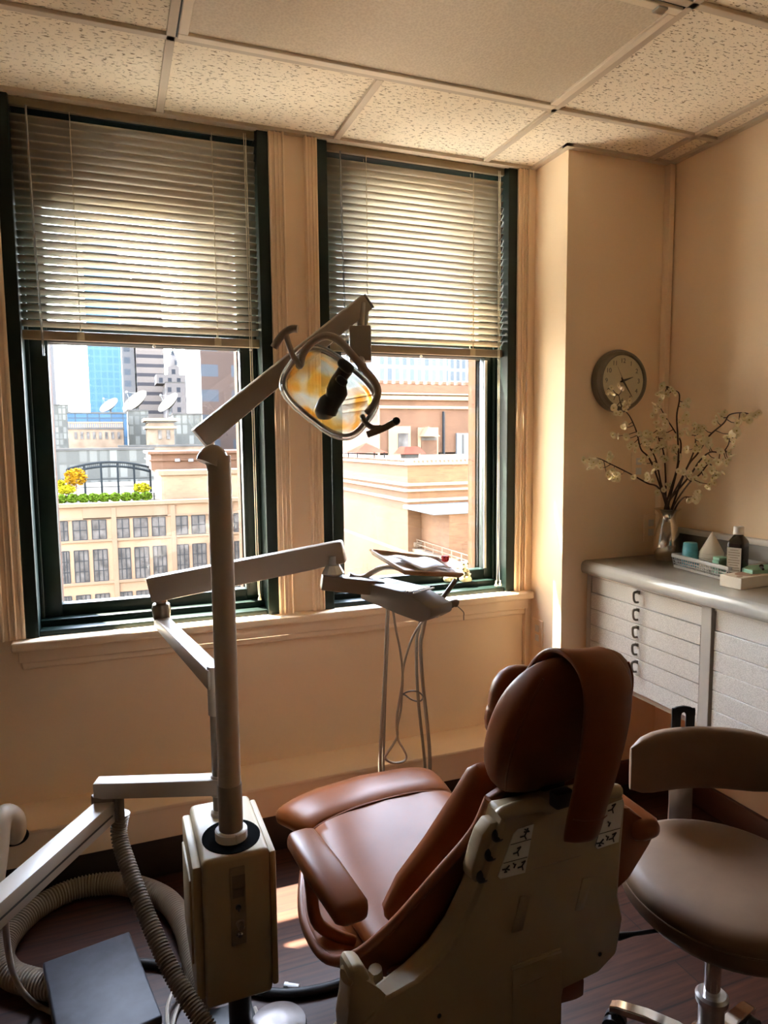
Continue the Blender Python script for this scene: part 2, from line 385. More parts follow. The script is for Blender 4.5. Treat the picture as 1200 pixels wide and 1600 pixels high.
# boxed-in pipe chase under the windows, dark base below it, brown base on the right
b = MB(); b.box(-1.7, 1.65, 2.372, WY+.005, .14, .250); b.box(-1.7, 1.65, 2.362, WY+.005, .243, .259, .006)
struct('baseboard_far', b, M['trim'])
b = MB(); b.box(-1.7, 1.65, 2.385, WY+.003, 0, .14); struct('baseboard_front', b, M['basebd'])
b = MB(); b.box(2.122, RX+.002, -1.7, 2.318, 0, .105, .004); b.box(1.66, 2.122, 2.300, 2.320, 0, .105, .004); struct('baseboard_right', b, M['rbase'])
tn = [0]
def trim(mb, m=None, **k):
    tn[0] += 1; return struct('trim_%d' % tn[0], mb, m or M['trim'], **k)
# casings
def casing(x0, x1, inner):
    b = MB(); s = 1 if inner > 0 else -1
    b.box(x0, x1, WY-.014, WY+.004, SZ+.004, CE)
    w = x1-x0
    for f0, f1, t in ((.0, .14, .026), (.30, .40, .020), (.55, .66, .022), (.82, 1., .018)):
        a, c = (x0+w*f0, x0+w*f1) if s > 0 else (x1-w*f1, x1-w*f0)
        b.box(a, c, WY-t, WY-.012, SZ+.004, CE, .004)
    trim(b)
casing(-.365, W1[0], 1); casing(W1[1], .612, -1); casing(.688, W2[0], 1); casing(W2[1], 1.622, -1)
b = MB(); b.box(-.335, 1.645, 2.500, 2.60, SZ-.028, SZ+.004, .008, 3); trim(b)                    # long sill board
b = MB(); b.box(-.318, 1.628, 2.522, WY+.004, SZ-.072, SZ-.026, .006); b.box(-.310, 1.620, 2.532, WY+.004, SZ-.098, SZ-.070, .008, 3); trim(b)
b = MB(); b.box(1.622, 1.65, 2.535, WY+.004, .26, CE); trim(b)
b = MB(); b.box(2.108, 2.134, 2.286, 2.319, .985, CE-.014, .003); trim(b)                          # corner conduit
# ceiling grid
def tbar(x0, x1, y0, y1):
    b = MB(); b.box(x0, x1, y0, y1, CE-.010, CE+.003, .0015, 1); trim(b, M['grid'])
for x in (-1.02, -.413, .197, .806, 1.4165, 2.02):
    y1 = 2.318 if x > 1.65 else WY
    if x == .806:
        tbar(x-.012, x+.012, 2.087, y1); tbar(x-.012, x+.012, -1.7, 1.463)
    else: tbar(x-.012, x+.012, -1.7, y1)
for y in (2.075, 1.475, .865, .255, -.355, -.965):
    tbar(-1.7, RX, y-.012, y+.012)
b = MB()
b.box(-1.7, 1.65, WY-.026, WY+.002, CE-.011, CE+.002); trim(b, M['grid'])
b = MB(); b.box(RX-.026, RX+.002, -1.7, 2.318, CE-.011, CE+.002); trim(b, M['grid'])
b = MB(); b.box(1.624, RX, 2.292, 2.320, CE-.011, CE+.002); b.box(1.624, 1.652, 2.292, WY, CE-.0108, CE+.002); trim(b, M['grid'])
# fluorescent troffer in the grid (switched off)
t = thing('ceiling_light', 'large fluorescent ceiling light panel with ribbed diffuser, switched off, set in the tile grid', 'ceiling light', (.807, 1.775, CE-.02))
lx0, lx1, ly0, ly1 = .213, 1.400, 1.490, 2.060
b = MB()
for q in ((lx0, lx1, ly1-.026, ly1), (lx0, lx1, ly0, ly0+.026), (lx0, lx0+.026, ly0+.026, ly1-.026), (lx1-.026, lx1, ly0+.026, ly1-.026)):
    b.box(q[0], q[1], q[2], q[3], CE-.016, CE+.004, .002, 1)
b.build('frame', M['lightframe'], t)
b = MB(); b.box(lx0+.024, lx1-.024, ly0+.024, ly1-.024, CE-.008, CE-.002); b.build('diffuser', M['diff'], t)
b = MB(); b.box(lx1-.075, lx1-.045, ly0+.004, ly0+.03, CE-.021, CE-.014, .002); b.build('latch', M['steel'], t)
b = MB()
for q in ((lx0-.006, lx0, ly0-.006, ly1+.006), (lx1, lx1+.006, ly0-.006, ly1+.006), (lx0, lx1, ly1, ly1+.005), (lx0, lx1, ly0-.005, ly0)):
    b.box(q[0], q[1], q[2], q[3], CE-.009, CE+.002)
b.build('gasket', M['ink'], t)

# ------------------------------------------------------------------ windows
def window(n, X0, X1, gx0, gx1, top):
    w = thing('window_%d' % n, None, None, ((X0+X1)/2, 2.66, SZ), kind='structure')
    b = MB()
    b.box(X0, X0+.040, 2.548, 2.745, SZ, CE); b.box(X1-.040, X1, 2.548, 2.745, SZ, CE)
    b.box(X0+.04, X1-.04, 2.60, 2.745, CE-.03, CE)
    b.box(X0+.040, X0+.052, 2.640, 2.655, SZ, CE); b.box(X1-.052, X1-.040, 2.640, 2.655, SZ, CE)
    b.build('frame', M['green'], w, smooth=0, bevel=.003)
    b = MB(); b.box(X0+.04, X1-.04, 2.560, 2.745, SZ-.02, SZ+.022, .004); b.box(X0+.04, X1-.04, 2.615, 2.70, SZ+.02, SZ+.045, .004)
    b.build('sill', M['green'], w)
    zr = 1.815
    def sash(name, y0, y1, z0, z1, gz0, gz1):
        b = MB()
        b.box(X0+.040, gx0, y0, y1, z0, z1, .003); b.box(gx1, X1-.040, y0, y1, z0, z1, .003)
        b.box(gx0, gx1, y0, y1, z0, gz0, .003); b.box(gx0, gx1, y0, y1, gz1, z1, .003)
        s = b.build(name, M['green'], w)
        b = MB(); b.box(gx0-.004, gx1+.004, (y0+y1)/2+.006, (y0+y1)/2+.010, gz0-.004, gz1+.004)
        b.build('pane', M['glass'], s, smooth=0); return s
    s = sash('lower_sash', 2.658, 2.702, SZ+.03, zr+.055, .912, zr)
    b = MB(); b.box(gx0-.004, gx1+.004, 2.645, 2.660, zr+.004, zr+.016, .002); b.build('weather_strip', M['steel'], s)
    b = MB(); b.box(gx1-.002, gx1+.010, 2.652, 2.6595, .915, zr-.01, .002); b.build('sash_bead', M['post2'] if n == 2 else M['green'], s)
    sash('upper_sash', 2.706, 2.742, zr, CE-.03, zr+.055, top)
    b = MB(); b.ball(((gx0+gx1)/2+.02, 2.652, zr-.004), .006, .006, .006, n=10, m=6); b.build('sash_lift', M['steel'], s)
window(1, W1[0], W1[1], -.187, .458, 2.275)
window(2, W2[0], W2[1], .853, 1.487, 2.47)

# ------------------------------------------------------------------ venetian blinds
def blind(x0, x1, zb, label, wx, ladders, cx, looped, tas):
    t = thing('window_blind', label, 'blind', ((x0+x1)/2, 2.60, zb))
    b = MB(); b.box(x0, x1, 2.585, 2.615, CE-.028, CE-.002, .002); b.build('headrail', M['rail'], t)
    p = .0255; z = zb+.052; Wd = .0285; th = math.radians(40); rows = []
    b = MB(); k = 0
    while z < CE-.038:
        pr = []
        for q in (-1, -.5, 0, .5, 1):
            u = q*Wd/2; cr = .0022*(1-q*q)
            pr.append((2.600-u*math.cos(th)-cr*math.sin(th), z+u*math.sin(th)-cr*math.cos(th)))
        jx = random.uniform(-.0015, .0015)
        b.grid([[V((x0+jx+.002, y, zz)) for y, zz in pr], [V((x1+jx-.002, y, zz)) for y, zz in pr]])
        z += p; k += 1
    b.build('slat_sheet', M['slat'], t, solid=.0006, offs=0)
    b = MB(); b.box(x0, x1, 2.590, 2.612, zb, zb+.030, .004); br = b.build('bottom_rail', M['rail'], t)
    for lx in ladders:
        b = MB(); b.box(lx-.012, lx+.012, 2.5875, 2.5905, zb+.003, zb+.030, .001); b.build('rail_clip', M['cream'], br)
    for lx in ladders:
        b = MB(); b.tube([(lx, 2.5865, CE-.02), (lx, 2.5865, zb+.028)], .0013, 6); b.tube([(lx, 2.6135, CE-.02), (lx, 2.6135, zb+.028)], .0013, 6)
        b.build('ladder_cord', M['cord'], t)
    b = MB(); b.tube([(wx, 2.574, CE-.03), (wx+.004, 2.570, zb+.30), (wx+.012, 2.566, zb-.055)], .0035, 8); b.build('tilt_wand', M['clear'], t)
    random.seed(3+int(x0*10))
    for s in (-1, 1):
        pts = [(cx+s*.0035, 2.568, CE-.02)]
        for i in range(1, 14):
            f = i/14; zz = CE-.02+(tas-CE+.02)*f
            pts.append((cx+s*.0035+(s*.004*math.sin(f*40) if looped and f > .72 and f < .9 else 0)+.004*f, 2.566, zz))
        pts.append((cx+s*(.006 if looped else .002)+.006, 2.566, tas))
        b = MB(); b.tube(spline(pts, 3), .0014, 6); lc = b.build('lift_cord', M['cord'], t)
        if looped or s == 1:
            b = MB(); b.lathe([(.0028, .022), (.0035, .012), (.0068, .004), (.0068, .0), (.0, 0)], (pts[-1][0]+(s*.004 if looped else 0), 2.566, tas-.02), n=12)
            b.build('cord_tassel', M['cord'], lc)
    b = MB(); b.ball((cx, 2.566, zb-.012), .005, .004, .004, n=10, m=6); b.build('cord_stop', M['white'], t)
blind(-.257, .523, 1.812, 'grey beige venetian blind half lowered over the left window', -.205, (-.080, .370), .481, False, .905)
blind(.776, 1.533, 1.812, 'beige venetian blind half lowered over the right window, nearer the clock', .832, (.938, 1.393), 1.500, True, .873)
# ================================================================== city outside
def facade_x(px, Y): return at(px, 700, 1, Y).x
def zz(px, py, Y): return at(px, py, 1, Y).z
def xz(px, py, Y): p = at(px, py, 1, Y); return p.x, p.z
b = MB(); b.box(-400, 600, 3.2, 1500, -36, -35); struct('ground', b, M['street'])
# ---- loft building across the street
Y0 = 70
xL, xR = -24., xz(398, 800, Y0)[0]; zp = zz(160, 783, Y0)
B = thing('building', 'tan loft building across the street with rows of grey gridded windows and a roof terrace', 'building', ((xL+xR)/2, Y0+20, -35))
b = MB(); b.box(xL, xR, Y0, Y0+42, -35, zp-.45); b.build('wall', M['extstone'], B, smooth=0)
b = MB(); b.box(xL, xR, Y0-.35, Y0+.35, zp-.5, zp-.12, .05); b.build('parapet', M['extstone2'], B, smooth=0)
b = MB(); b.box(xL, xR, Y0+.2, Y0+42, zp-.44, zp-.36); b.build('roof_deck', M['deck'], B, smooth=0)
x0, z0 = xz(128, 788, Y0); x1, z1 = xz(262, 806, Y0)
b = MB(); b.box(x0, x1, Y0-.12, Y0+.1, z1, z0, .02); b.build('sign_panel', M['extstone2'], B, smooth=0)
zs = [z0_ for z0_ in (zz(180, 811, Y0), zz(180, 841, Y0), zz(180, 857, Y0), zz(180, 906, Y0), zz(180, 926, Y0), zz(180, 985, Y0))]
cols = [(93, 106), (114, 136), (144, 166), (181, 202), (209, 231), (238, 258.5), (273, 293.5), (300, 321), (327, 348), (366, 381)]
cols = [(78-45, 78-25), (62, 84)] + cols
b = MB()
for za, zb_ in ((zs[1]-.25, zs[1]-.02), (zs[3]-.3, zs[3]-.02)): b.box(xL, xR, Y0-.16, Y0+.1, za, zb_, .03)
b.box(xL, xR, Y0-.12, Y0+.1, zs[0]+.05, zs[0]+.22, .03)
for c in (84.5+88, 266, 356): 
    xx = facade_x(c, Y0); b.box(xx-.22, xx+.22, Y0-.18, Y0+.1, -20, zp-.6, .03)
b.build('stone_banding', M['extstone2'], B, smooth=0)
for (ca, cb) in cols:
    for r in range(3):
        xa, xb = at(ca, 830, 1, Y0).x, at(cb, 830, 1, Y0).x; za, zb_ = zs[2*r+1], zs[2*r]
        b = MB(); b.box(xa, xb, Y0-.03, Y0+.02, za, zb_); w = b.build('window', M['extwin'], B, smooth=0)
        b = MB(); n = 3 if r else 2
        for k in range(n+1): xx = xa+(xb-xa)*k/n; b.box(xx-.04, xx+.04, Y0-.07, Y0-.02, za, zb_)
        m_ = 2 if r == 0 else 3
        for k in range(m_+1): q = za+(zb_-za)*k/m_; b.box(xa, xb, Y0-.068, Y0-.02, q-.03, q+.03)
        b.build('window_frame', M['extframe'], w, smooth=0)
# stair block / cornice on the right of its roof
x0 = facade_x(236, Y0+2)
B2 = thing('building', 'brick roof block with brown cornice and white ledge beside the roof terrace', 'building', ((x0+xR)/2, Y0+10, zp-.4))
zt = zz(300, 705, Y0+2); zc = zz(300, 735, Y0+2); zl = zz(300, 742, Y0+2)
b = MB(); b.box(x0+.8, xR+4, Y0+2, Y0+14, zp-.34, zl); b.build('wall', M['extbrick2'], B2, smooth=0)
b = MB(); b.box(x0+.5, xR+4, Y0+1.7, Y0+14, zl, zc+.05, .05); b.build('ledge', M['extstone2'], B2, smooth=0)
b = MB(); b.box(x0+.1, xR+4, Y0+5, Y0+16, zc, zt-.25); b.box(x0-.2, xR+4, Y0+4.6, Y0+16, zt-.3, zt, .06); b.box(x0-.1, xR+4, Y0+4.8, Y0+16, zt-1.0, zt-.85, .04)
b.build('cornice', M['extbrown'], B2, smooth=0)
for px in (277, 298):
    x, z = xz(px, 719, Y0+4.9); b = MB(); b.box(x-.25, x+.25, Y0+4.7, Y0+5.1, z-.15, z+.15, .02); b.build('vent', M['extwhite'], B2, smooth=0)
# hedge, shrubs and trees on the terrace
def leafy(name, label, cat, c, rx, ry, rz, m, n, trunk=0, group=None, size=.16):
    t = thing(name, label, cat, (c[0], c[1], c[2]-rz-trunk), group); b = MB()
    for i in range(n):
        while True:
            u = V((random.uniform(-1, 1), random.uniform(-1, 1), random.uniform(-1, 1)))
            if u.length <= 1: break
        p = V(c)+V((u.x*rx, u.y*ry, u.z*rz)); a = V((random.gauss(0, 1), random.gauss(0, 1), random.gauss(0, 1))).normalized(); s_, w_ = frame_of(a)
        k = size*random.uniform(.6, 1.3); b._f([b.bm.verts.new(p+s_*k), b.bm.verts.new(p+w_*k*.6), b.bm.verts.new(p-s_*k), b.bm.verts.new(p-w_*k*.6)])
    b.build('foliage', m, t, smooth=0, norm=False)
    b = MB(); b.tube([(c[0], c[1], c[2]-rz-trunk), (c[0]+.05, c[1], c[2])], [.09, .05], 6); b.build('trunk', M['bark'], t)
    return t
random.seed(11)
zd = zp-.36
for i, px in enumerate((96, 113, 130, 147, 163, 180, 197, 213, 229)):
    x, z = xz(px, 776, Y0+.9)
    side = ['leftmost', 'second', 'third', 'fourth', 'fifth', 'sixth', 'seventh', 'eighth', 'rightmost'][i]
    leafy('hedge_shrub', 'low green shrub along the terrace edge, %s of the nine in the hedge row' % side, 'shrub', (x, Y0+1.0, zd+.62), .50, .40, .42, M['bush'], 420, group='shrubs along the terrace edge')
x, z = xz(102, 765, Y0+3); leafy('yellow_shrub', 'bright yellow shrub on the terrace behind the hedge', 'shrub', (x, Y0+3, z), .95, .6, .42, M['bushy'], 420, trunk=.5)
x, z = xz(118, 746, Y0+6); leafy('orange_tree', 'small orange leaved tree left of the black pergola', 'tree', (x, Y0+6, z), 1.05, .8, .95, M['busho'], 520, trunk=1.0)
x, z = xz(222, 762, Y0+5); leafy('potted_shrub', 'green and yellow shrub at the right foot of the black pergola', 'shrub', (x, Y0+5, z), .9, .5, .5, M['bushy'], 320, trunk=.5)
x, z = xz(94, 757, Y0+5); leafy('yellow_shrub', 'small yellow shrub below the orange tree at the window edge', 'shrub', (x, Y0+5, z), .5, .4, .45, M['bushy'], 240, trunk=.4)
# black steel pergola with arched roof
Yp = Y0+10
xa, xb = facade_x(103, Yp), facade_x(233, Yp); zb0 = zd; ztp = zz(170, 722, Yp); zsd = zz(110, 733, Yp)
P_ = thing('pergola', 'black steel pergola with arched roof on the terrace', 'pergola', ((xa+xb)/2, Yp, zb0))
for i in range(6):
    x = xa+(xb-xa)*i/5; h = zsd+(ztp-zsd)*(1-((i-2.5)/2.5)**2)
    b = MB(); b.box(x-.10, x+.10, Yp-.1, Yp+.1, zb0, h); b.build('post', M['extsteel'], P_, smooth=0)
for k, dz in enumerate((0, -.45)):
    arc = [V((xa+(xb-xa)*i/20, Yp, dz+zsd+(ztp-zsd)*(1-((i-10)/10)**2))) for i in range(21)]
    b = MB(); b.tube(arc, .13, 6); b.build('arch_beam', M['extsteel'], P_)
b = MB()
for i in range(40):
    x = xa+(xb-xa)*(i+.5)/40; h = zsd+(ztp-zsd)*(1-((x-(xa+xb)/2)/((xb-xa)/2))**2); b.box(x-.03, x+.03, Yp-.03, Yp+.03, h-.45, h)
for q in (.35, .62): b.box(xa, xb, Yp-.04, Yp+.04, zb0+q*(zsd-zb0), zb0+q*(zsd-zb0)+.06)
b.build('lattice', M['extsteel'], P_, smooth=0)
random.seed(5)
for i in range(10):
    x = xa+2.2+i*.75; y = Y0+4.2+(i % 2)*.9
    t = thing('terrace_table', 'pale terrace table and umbrella base between the hedge and the pergola', 'table', (x, y, zd), 'terrace tables')
    b = MB(); b.lathe([(.34, .72), (.34, .75), (0, .76)], (x, y, zd), n=10); b.build('tabletop', M['extwhite'], t)
    b = MB(); b.cyl((x, y, zd), (x, y, zd+.73), .05, n=8); b.build('leg', M['extsteel'], t)
# glazed hall behind the pergola
Yh = Y0+44
def block(name, label, px0, px1, pyt, Y, depth, m, zbot=-35, cat='building', parts=True):
    x0, x1 = facade_x(px0, Y), facade_x(px1, Y); z = zz((px0+px1)/2, pyt, Y)
    t = thing(name, label, cat, ((x0+x1)/2, Y+depth/2, zbot))
    b = MB(); b.box(x0, x1, Y, Y+depth, zbot, z-.3); b.build('wall', m, t, smooth=0)
    b = MB(); b.box(x0-.15, x1+.15, Y-.15, Y+depth, z-.32, z); b.build('roof', M['extgrey'], t, smooth=0)
    return t, x0, x1, z
t, x0, x1, z = block('building', 'glass and steel hall whose panes mirror the skyline, behind the pergola', 78, 240, 700, Yh, 7, M['greenglass'])
t, x0, x1, z = block('building', 'ornate brown stone building with a balustrade below the blue glass penthouse', 108, 194, 668, Y0+70, 22, M['ornate'])
for k in range(8):
    px = 116+k*9.6; xa, za = xz(px, 675, Y0+70); xb, zb_ = xz(px+5, 686, Y0+70)
    b = MB(); b.box(xa, xb, Y0+69.9, Y0+70.1, zb_, za); b.build('window', M['extwin'], t, smooth=0)
b = MB()
for k in range(26):
    xx = x0+(x1-x0)*(k+.5)/26; b.box(xx-.12, xx+.12, Y0+70, Y0+70.3, z, z+.8)
b.box(x0, x1, Y0+69.9, Y0+70.4, z+.8, z+1.05); b.build('balustrade', M['extstone2'], t, smooth=0)
block('building', 'blue glass penthouse with pale roof edge above the ornate building', 108, 200, 644, Y0+95, 20, M['blueglass'])
t, x0, x1, z = block('building', 'square brown stone turret with arched openings', 233, 273, 658, Y0+60, 9, M['ornate'])
for px in (247, 260):
    xa, za = xz(px, 672, Y0+60); xb, zb_ = xz(px+6, 686, Y0+60)
    b = MB(); b.box(xa, xb, Y0+59.85, Y0+60.2, zb_, za); b.build('opening', M['extwin'], t, smooth=0)
b = MB(); b.box(x0-.5, x1+.5, Y0+59.4, Y0+69, z-1.3, z-.9); b.box(x0-.7, x1+.7, Y0+59.2, Y0+69, z, z+.5); b.build('cornice', M['extstone'], t, smooth=0)
t, x0, x1, z = block('building', 'low brown stone wing stretching right of the turret', 186, 330, 695, Y0+52, 7, M['ornate'])
for k in range(5):
    px = 192+k*9; xa, za = xz(px, 709, Y0+52); xb, zb_ = xz(px+5, 718, Y0+52)
    b = MB(); b.box(xa, xb, Y0+51.9, Y0+52.1, zb_, za); b.build('window', M['extwin'], t, smooth=0)
block('building', 'mirrored glass block right of the blue penthouse, under the middle dish', 202, 234, 640, Y0+110, 12, M['greenglass'])
block('building', 'mirrored glass block right of the turret, under the right dish', 273, 317, 646, Y0+100, 14, M['greenglass'])
# satellite dishes on the far roofs
def dish(label, px, py, Y, r, yaw, tilt):
    c = at(px, py, 1, Y); t = thing('satellite_dish', label, 'satellite dish', (c.x, c.y, c.z-r*1.5), 'satellite dishes on the far roofs')
    ax = V((math.sin(yaw)*math.cos(tilt), -math.cos(yaw)*math.cos(tilt), math.sin(tilt)))
    b = MB(); b.lathe([(0, -.25*r), (.5*r, -.18*r), (.85*r, 0), (r, .12*r), (.98*r, .13*r), (.83*r, .03*r), (.5*r, -.14*r), (0, -.2*r)], c, ax, 24); b.build('reflector', M['dish'], t)
    b = MB(); b.cyl((c.x, c.y, c.z-r*1.5), c-ax*(.2*r), r*.10, n=8); b.build('mast', M['extwhite'], t)
    b = MB(); s_, w_ = frame_of(ax); f = c+ax*r*.9
    for k in range(3):
        a = k*2.094; b.cyl(c+(s_*math.cos(a)+w_*math.sin(a))*r*.85, f, r*.02, n=5)
    b.ball(f, r*.1, r*.1, r*.1, n=8, m=6); b.build('feed_horn', M['extwhite'], t)
dish('left, most upright satellite dish on the far roofs', 171, 634, 191, 2.6, -.9, .8)
dish('middle satellite dish on the far roofs, below the blue tower', 212, 628, 200, 3.9, -1.0, .75)
dish('right satellite dish on the far roofs, near the brown tower', 264, 630, 192, 3.3, -1.1, .7)
# towers
block('skyscraper', 'blue glass skyscraper with a flat front', 144, 198, 380, 420, 40, M['twblue'])
t, x0, x1, z = block('skyscraper', 'pale stone tower with dark window bands, right of the blue glass skyscraper', 197, 216, 420, 330, 24, M['twslim'])
t, x0, x1, z = block('skyscraper', 'tall grey banded tower with rounded side behind the dishes', 219, 262, 430, 325, 30, M['twband'])
t, x0, x1, z = block('skyscraper', 'grey gridded stone building with a thin spire', 263, 319, 597, 300, 20, M['twgrey'])
b = MB(); c = V(((x0+x1)/2-3.0, 312, z)); b.box(c.x-7.5, c.x+7, 303, 318, z-.5, z+3.2); b.box(c.x-2.2, c.x+2.2, 308, 314, z+3, z+7); b.lathe([(2.0, 7), (2.2, 9), (1.2, 12), (.35, 14), (.12, 26)], c, n=10); b.build('spire', M['twgrey'], t)
block('skyscraper', 'brown brick and glass tower at the right edge of the left window', 318, 470, 300, 190, 40, M['twbrown'])
block('skyscraper', 'slim pale tower at the left edge of the left window', 70, 92, 520, 340, 25, M['twslim'])
block('building', 'small green glass office beside the slim tower', 88, 110, 632, 300, 20, M['greenglass'])
block('skyscraper', 'white gridded tower above the brick building in the right window', 590, 700, 300, 130, 30, M['twwhite'])
block('skyscraper', 'deep blue glass tower behind the white tower', 540, 640, 250, 210, 30, M['twblue'])
block('skyscraper', 'pale tower beside the white tower in the right window', 686, 830, 240, 160, 30, M['twwhite'])
# ---- tan brick building that fills the right window
Yc = 30.0
cx = at(637, 760, 1, Yc).x
def zc_(py): return zz(640, py, Yc)
G = thing('building', 'tan brick building with stepped cornices and a projecting corner, filling the right window', 'building', (cx+6, Yc+6, -35))
ztop, zcn0, zcn1, zlo = zc_(724), zc_(760), zc_(781), zc_(858)
b = MB(); b.box(cx, cx+20, Yc, Yc+26, -35, ztop); b.build('wall', M['extbrick'], G, smooth=0)
b = MB(); b.box(cx-.12, cx+20, Yc-.12, Yc+26, zcn0, zcn0+.16, .02); b.box(cx-.25, cx+20, Yc-.25, Yc+26, zcn1+.38, zcn1+.5, .02)
b.box(cx-.10, cx+20, Yc-.10, Yc+26, zcn1-.12, zcn1+.05, .02); b.box(cx-.15, cx+20, Yc-.15, Yc+26, ztop-.10, ztop+.06, .02); b.build('cornice', M['extstone'], G, smooth=0)
b = MB()
for k in range(40): b.box(cx+.25+k*.22, cx+.33+k*.22, Yc-.16, Yc-.02, ztop+.04, ztop+.14)
for k in range(60): b.box(cx-.16, cx-.02, Yc+.25+k*.22, Yc+.33+k*.22, ztop+.04, ztop+.14)
b.build('coping', M['extbrown'], G, smooth=0)
# lower wing: parapet with railing running diagonally down right
xq = at(714, 887, 0, at(714, 887, 1, 17).x).x
p0 = at(537, 822, 2, 0) if False else None
zl = zz(640, 860, Yc)-.05
xl = at(537, 822, 2, zl).x
W_ = thing('building', 'lower tan brick wing with railing and pale roof in front of the projecting corner', 'building', (xl+5, Yc-8, -35))
b = MB(); b.box(xl, xl+14, 10, Yc-3.5, -35, zl); b.box(xl, cx-.4, Yc-3.5, Yc+30, -35, zl-.001); b.build('wall', M['extbrick'], W_, smooth=0)
b = MB(); b.box(xl-.10, xl+.30, 10, Yc+30, zl-.02, zl+.14, .02); b.box(xl-.05, xl+.02, 10, Yc+30, zl-1.0, zl-.85); b.build('parapet', M['extstone2'], W_, smooth=0)
b = MB(); b.box(xl-.03, xl+.02, 10, Yc+30, zl-.85, zl-.45); b.build('brown_course', M['extbrown'], W_, smooth=0)  # brown brick band along the lower ledge of the parapet
p0, p1 = at(541, 862, 0, xl), at(551, 903, 0, xl)
b = MB(); b.box(xl-.06, xl+.02, p1.y, p0.y, p1.z-.6, p0.z); b.build('shuttered_window', M['extgrey'], W_, smooth=0)
b = MB(); b.box(xl+.3, xl+14, 10, Yc-3.5, zl, zl+.03); b.build('roof', M['extwhite'], W_, smooth=0)
b = MB()
for k in range(44): b.box(xl+.1, xl+.14, 11+k*.9, 11.04+k*.9, zl+.1, zl+.55)
for q in (.32, .54): b.box(xl+.105, xl+.135, 10, Yc+26, zl+q, zl+q+.03)
b.build('railing', M['extstone2'], W_, smooth=0)
x, z = xz(660, 850, Yc-.03); b = MB(); b.box(x-.45, x+.45, Yc-.1, Yc, z-.12, z+.12, .02); b.build('vent', M['extstone2'], G, smooth=0)
x0, z0 = xz(672, 795, Yc-3); x1, z1 = xz(735, 875, Yc-3)
b = MB(); b.box(x0+.9, x1+6, Yc-3, Yc, z1-3, z0-.25); b.build('annex_wall', M['extbrick'], G, smooth=0)
b = MB(); b.box(x0, x1+6, Yc-3.3, Yc, z0-.25, z0-.08, .03); b.build('annex_roof', M['extwhite'], G, smooth=0)
# upper storey behind, with doors
Yu = 46.0
xu = at(590, 650, 1, Yu).x; zu = zz(660, 601, Yu)
U = thing('building', 'set back brown brick storey with deep cornice, doorway and windows above the terrace', 'building', (xu+10, Yu+8, ztop+.18))
b = MB(); b.box(xu, xu+30, Yu, Yu+30, ztop+.18, zu-.3); b.build('wall', M['extbrown'], U, smooth=0)
b = MB(); b.box(xu-.5, xu+30, Yu-.5, Yu+30, zu-.75, zu-.62, .03); b.box(xu-.35, xu+30, Yu-.35, Yu+30, zz(660, 619, Yu)-.3, zz(660, 619, Yu), .03)
b.box(xu-.2, xu+30, Yu-.2, Yu+30, zz(660, 637, Yu)-.1, zz(660, 637, Yu)+.12, .03); b.build('cornice', M['extstone'], U, smooth=0)
b = MB(); b.box(xu-.4, xu+30, Yu-.4, Yu+30, zu-.62, zu, .03)
for k in range(46): b.box(xu+k*.6, xu+.3+k*.6, Yu-.45, Yu-.1, zu, zu+.2)
b.build('parapet', M['extbrown'], U, smooth=0)
def upart(name, pa, pb, m, off=.1):
    x0, z0 = xz(pa[0], pa[1], Yu); x1, z1 = xz(pb[0], pb[1], Yu); b = MB(); b.box(x0, x1, Yu-off, Yu+.05, z1, z0, .01); return b.build(name, m, U, smooth=0)
upart('window_surround', (606, 666), (641, 712), M['extstone'], .12); upart('window', (621, 677), (637, 706), M['extwin'], .18)
upart('door_surround', (652, 668), (684, 714), M['extstone'], .12); upart('doorway', (657, 683), (681, 714), M['extbrown'], .2); upart('transom', (657, 683), (681, 688), M['extwin'], .22)
upart('white_door', (712, 677), (731, 718), M['extwhite'], .2); upart('door_panel', (720, 679), (723, 717), M['extgrey'], .24); upart('drain_pipe', (691, 643), (693, 712), M['extframe'], .25)
upart('pilaster', (590, 636), (592.5, 715), M['extstone'], .2)
b = MB(); b.prism([at(655, 682, 1, Yu-.2), at(663, 667, 1, Yu-.2), at(681, 682, 1, Yu-.2)], (0, -.8, 0)); b.build('awning', M['extstone'], U, smooth=0)
# red roofed skylights on the terrace
for (px, pyt, pyb, hw, Y, lab) in ((572, 692, 707, 26, Yc+9, 'red roofed open pavilion on the brick terrace, left of the other'), (640, 698, 709, 20, Yc+7, 'squat red roofed skylight on the brick terrace, in front of the doorway')):
    c = at(px, pyb, 1, Y); top = at(px, pyt, 1, Y); k = Y/FPX*hw*1.05
    t = thing('roof_pavilion', lab, 'pavilion', (c.x, c.y, ztop))
    b = MB(); pk = V((c.x, c.y, top.z)); pk2 = pk
    q = [V((c.x+i*k, c.y+j*k, c.z)) for i, j in ((-1, -1), (1, -1), (1, 1), (-1, 1))]
    if hw < 25:
        q2 = [V((c.x+i*k*.6, c.y+j*k*.6, top.z)) for i, j in ((-1, -1), (1, -1), (1, 1), (-1, 1))]
        for i in range(4): b._f([b.bm.verts.new(p) for p in (q[i], q[(i+1) % 4], q2[(i+1) % 4], q2[i])])
        b._f([b.bm.verts.new(p) for p in q2])
    else:
        for i in range(4): b._f([b.bm.verts.new(p) for p in (q[i], q[(i+1) % 4], pk)])
    b._f([b.bm.verts.new(p) for p in q[::-1]]); b.build('roof', M['extred'], t, smooth=0)
    if hw < 25:
        b = MB(); b.box(c.x-k*.55, c.x+k*.55, c.y-k*.55, c.y+k*.55, ztop, c.z); b.build('body', M['extgrey'], t, smooth=0)
    else:
        for i, j in ((-1, -1), (1, -1), (1, 1), (-1, 1)):
            b = MB(); b.cyl((c.x+i*k*.85, c.y+j*k*.85, ztop), (c.x+i*k*.85, c.y+j*k*.85, c.z), .04, n=6); b.build('post', M['extframe'], t)
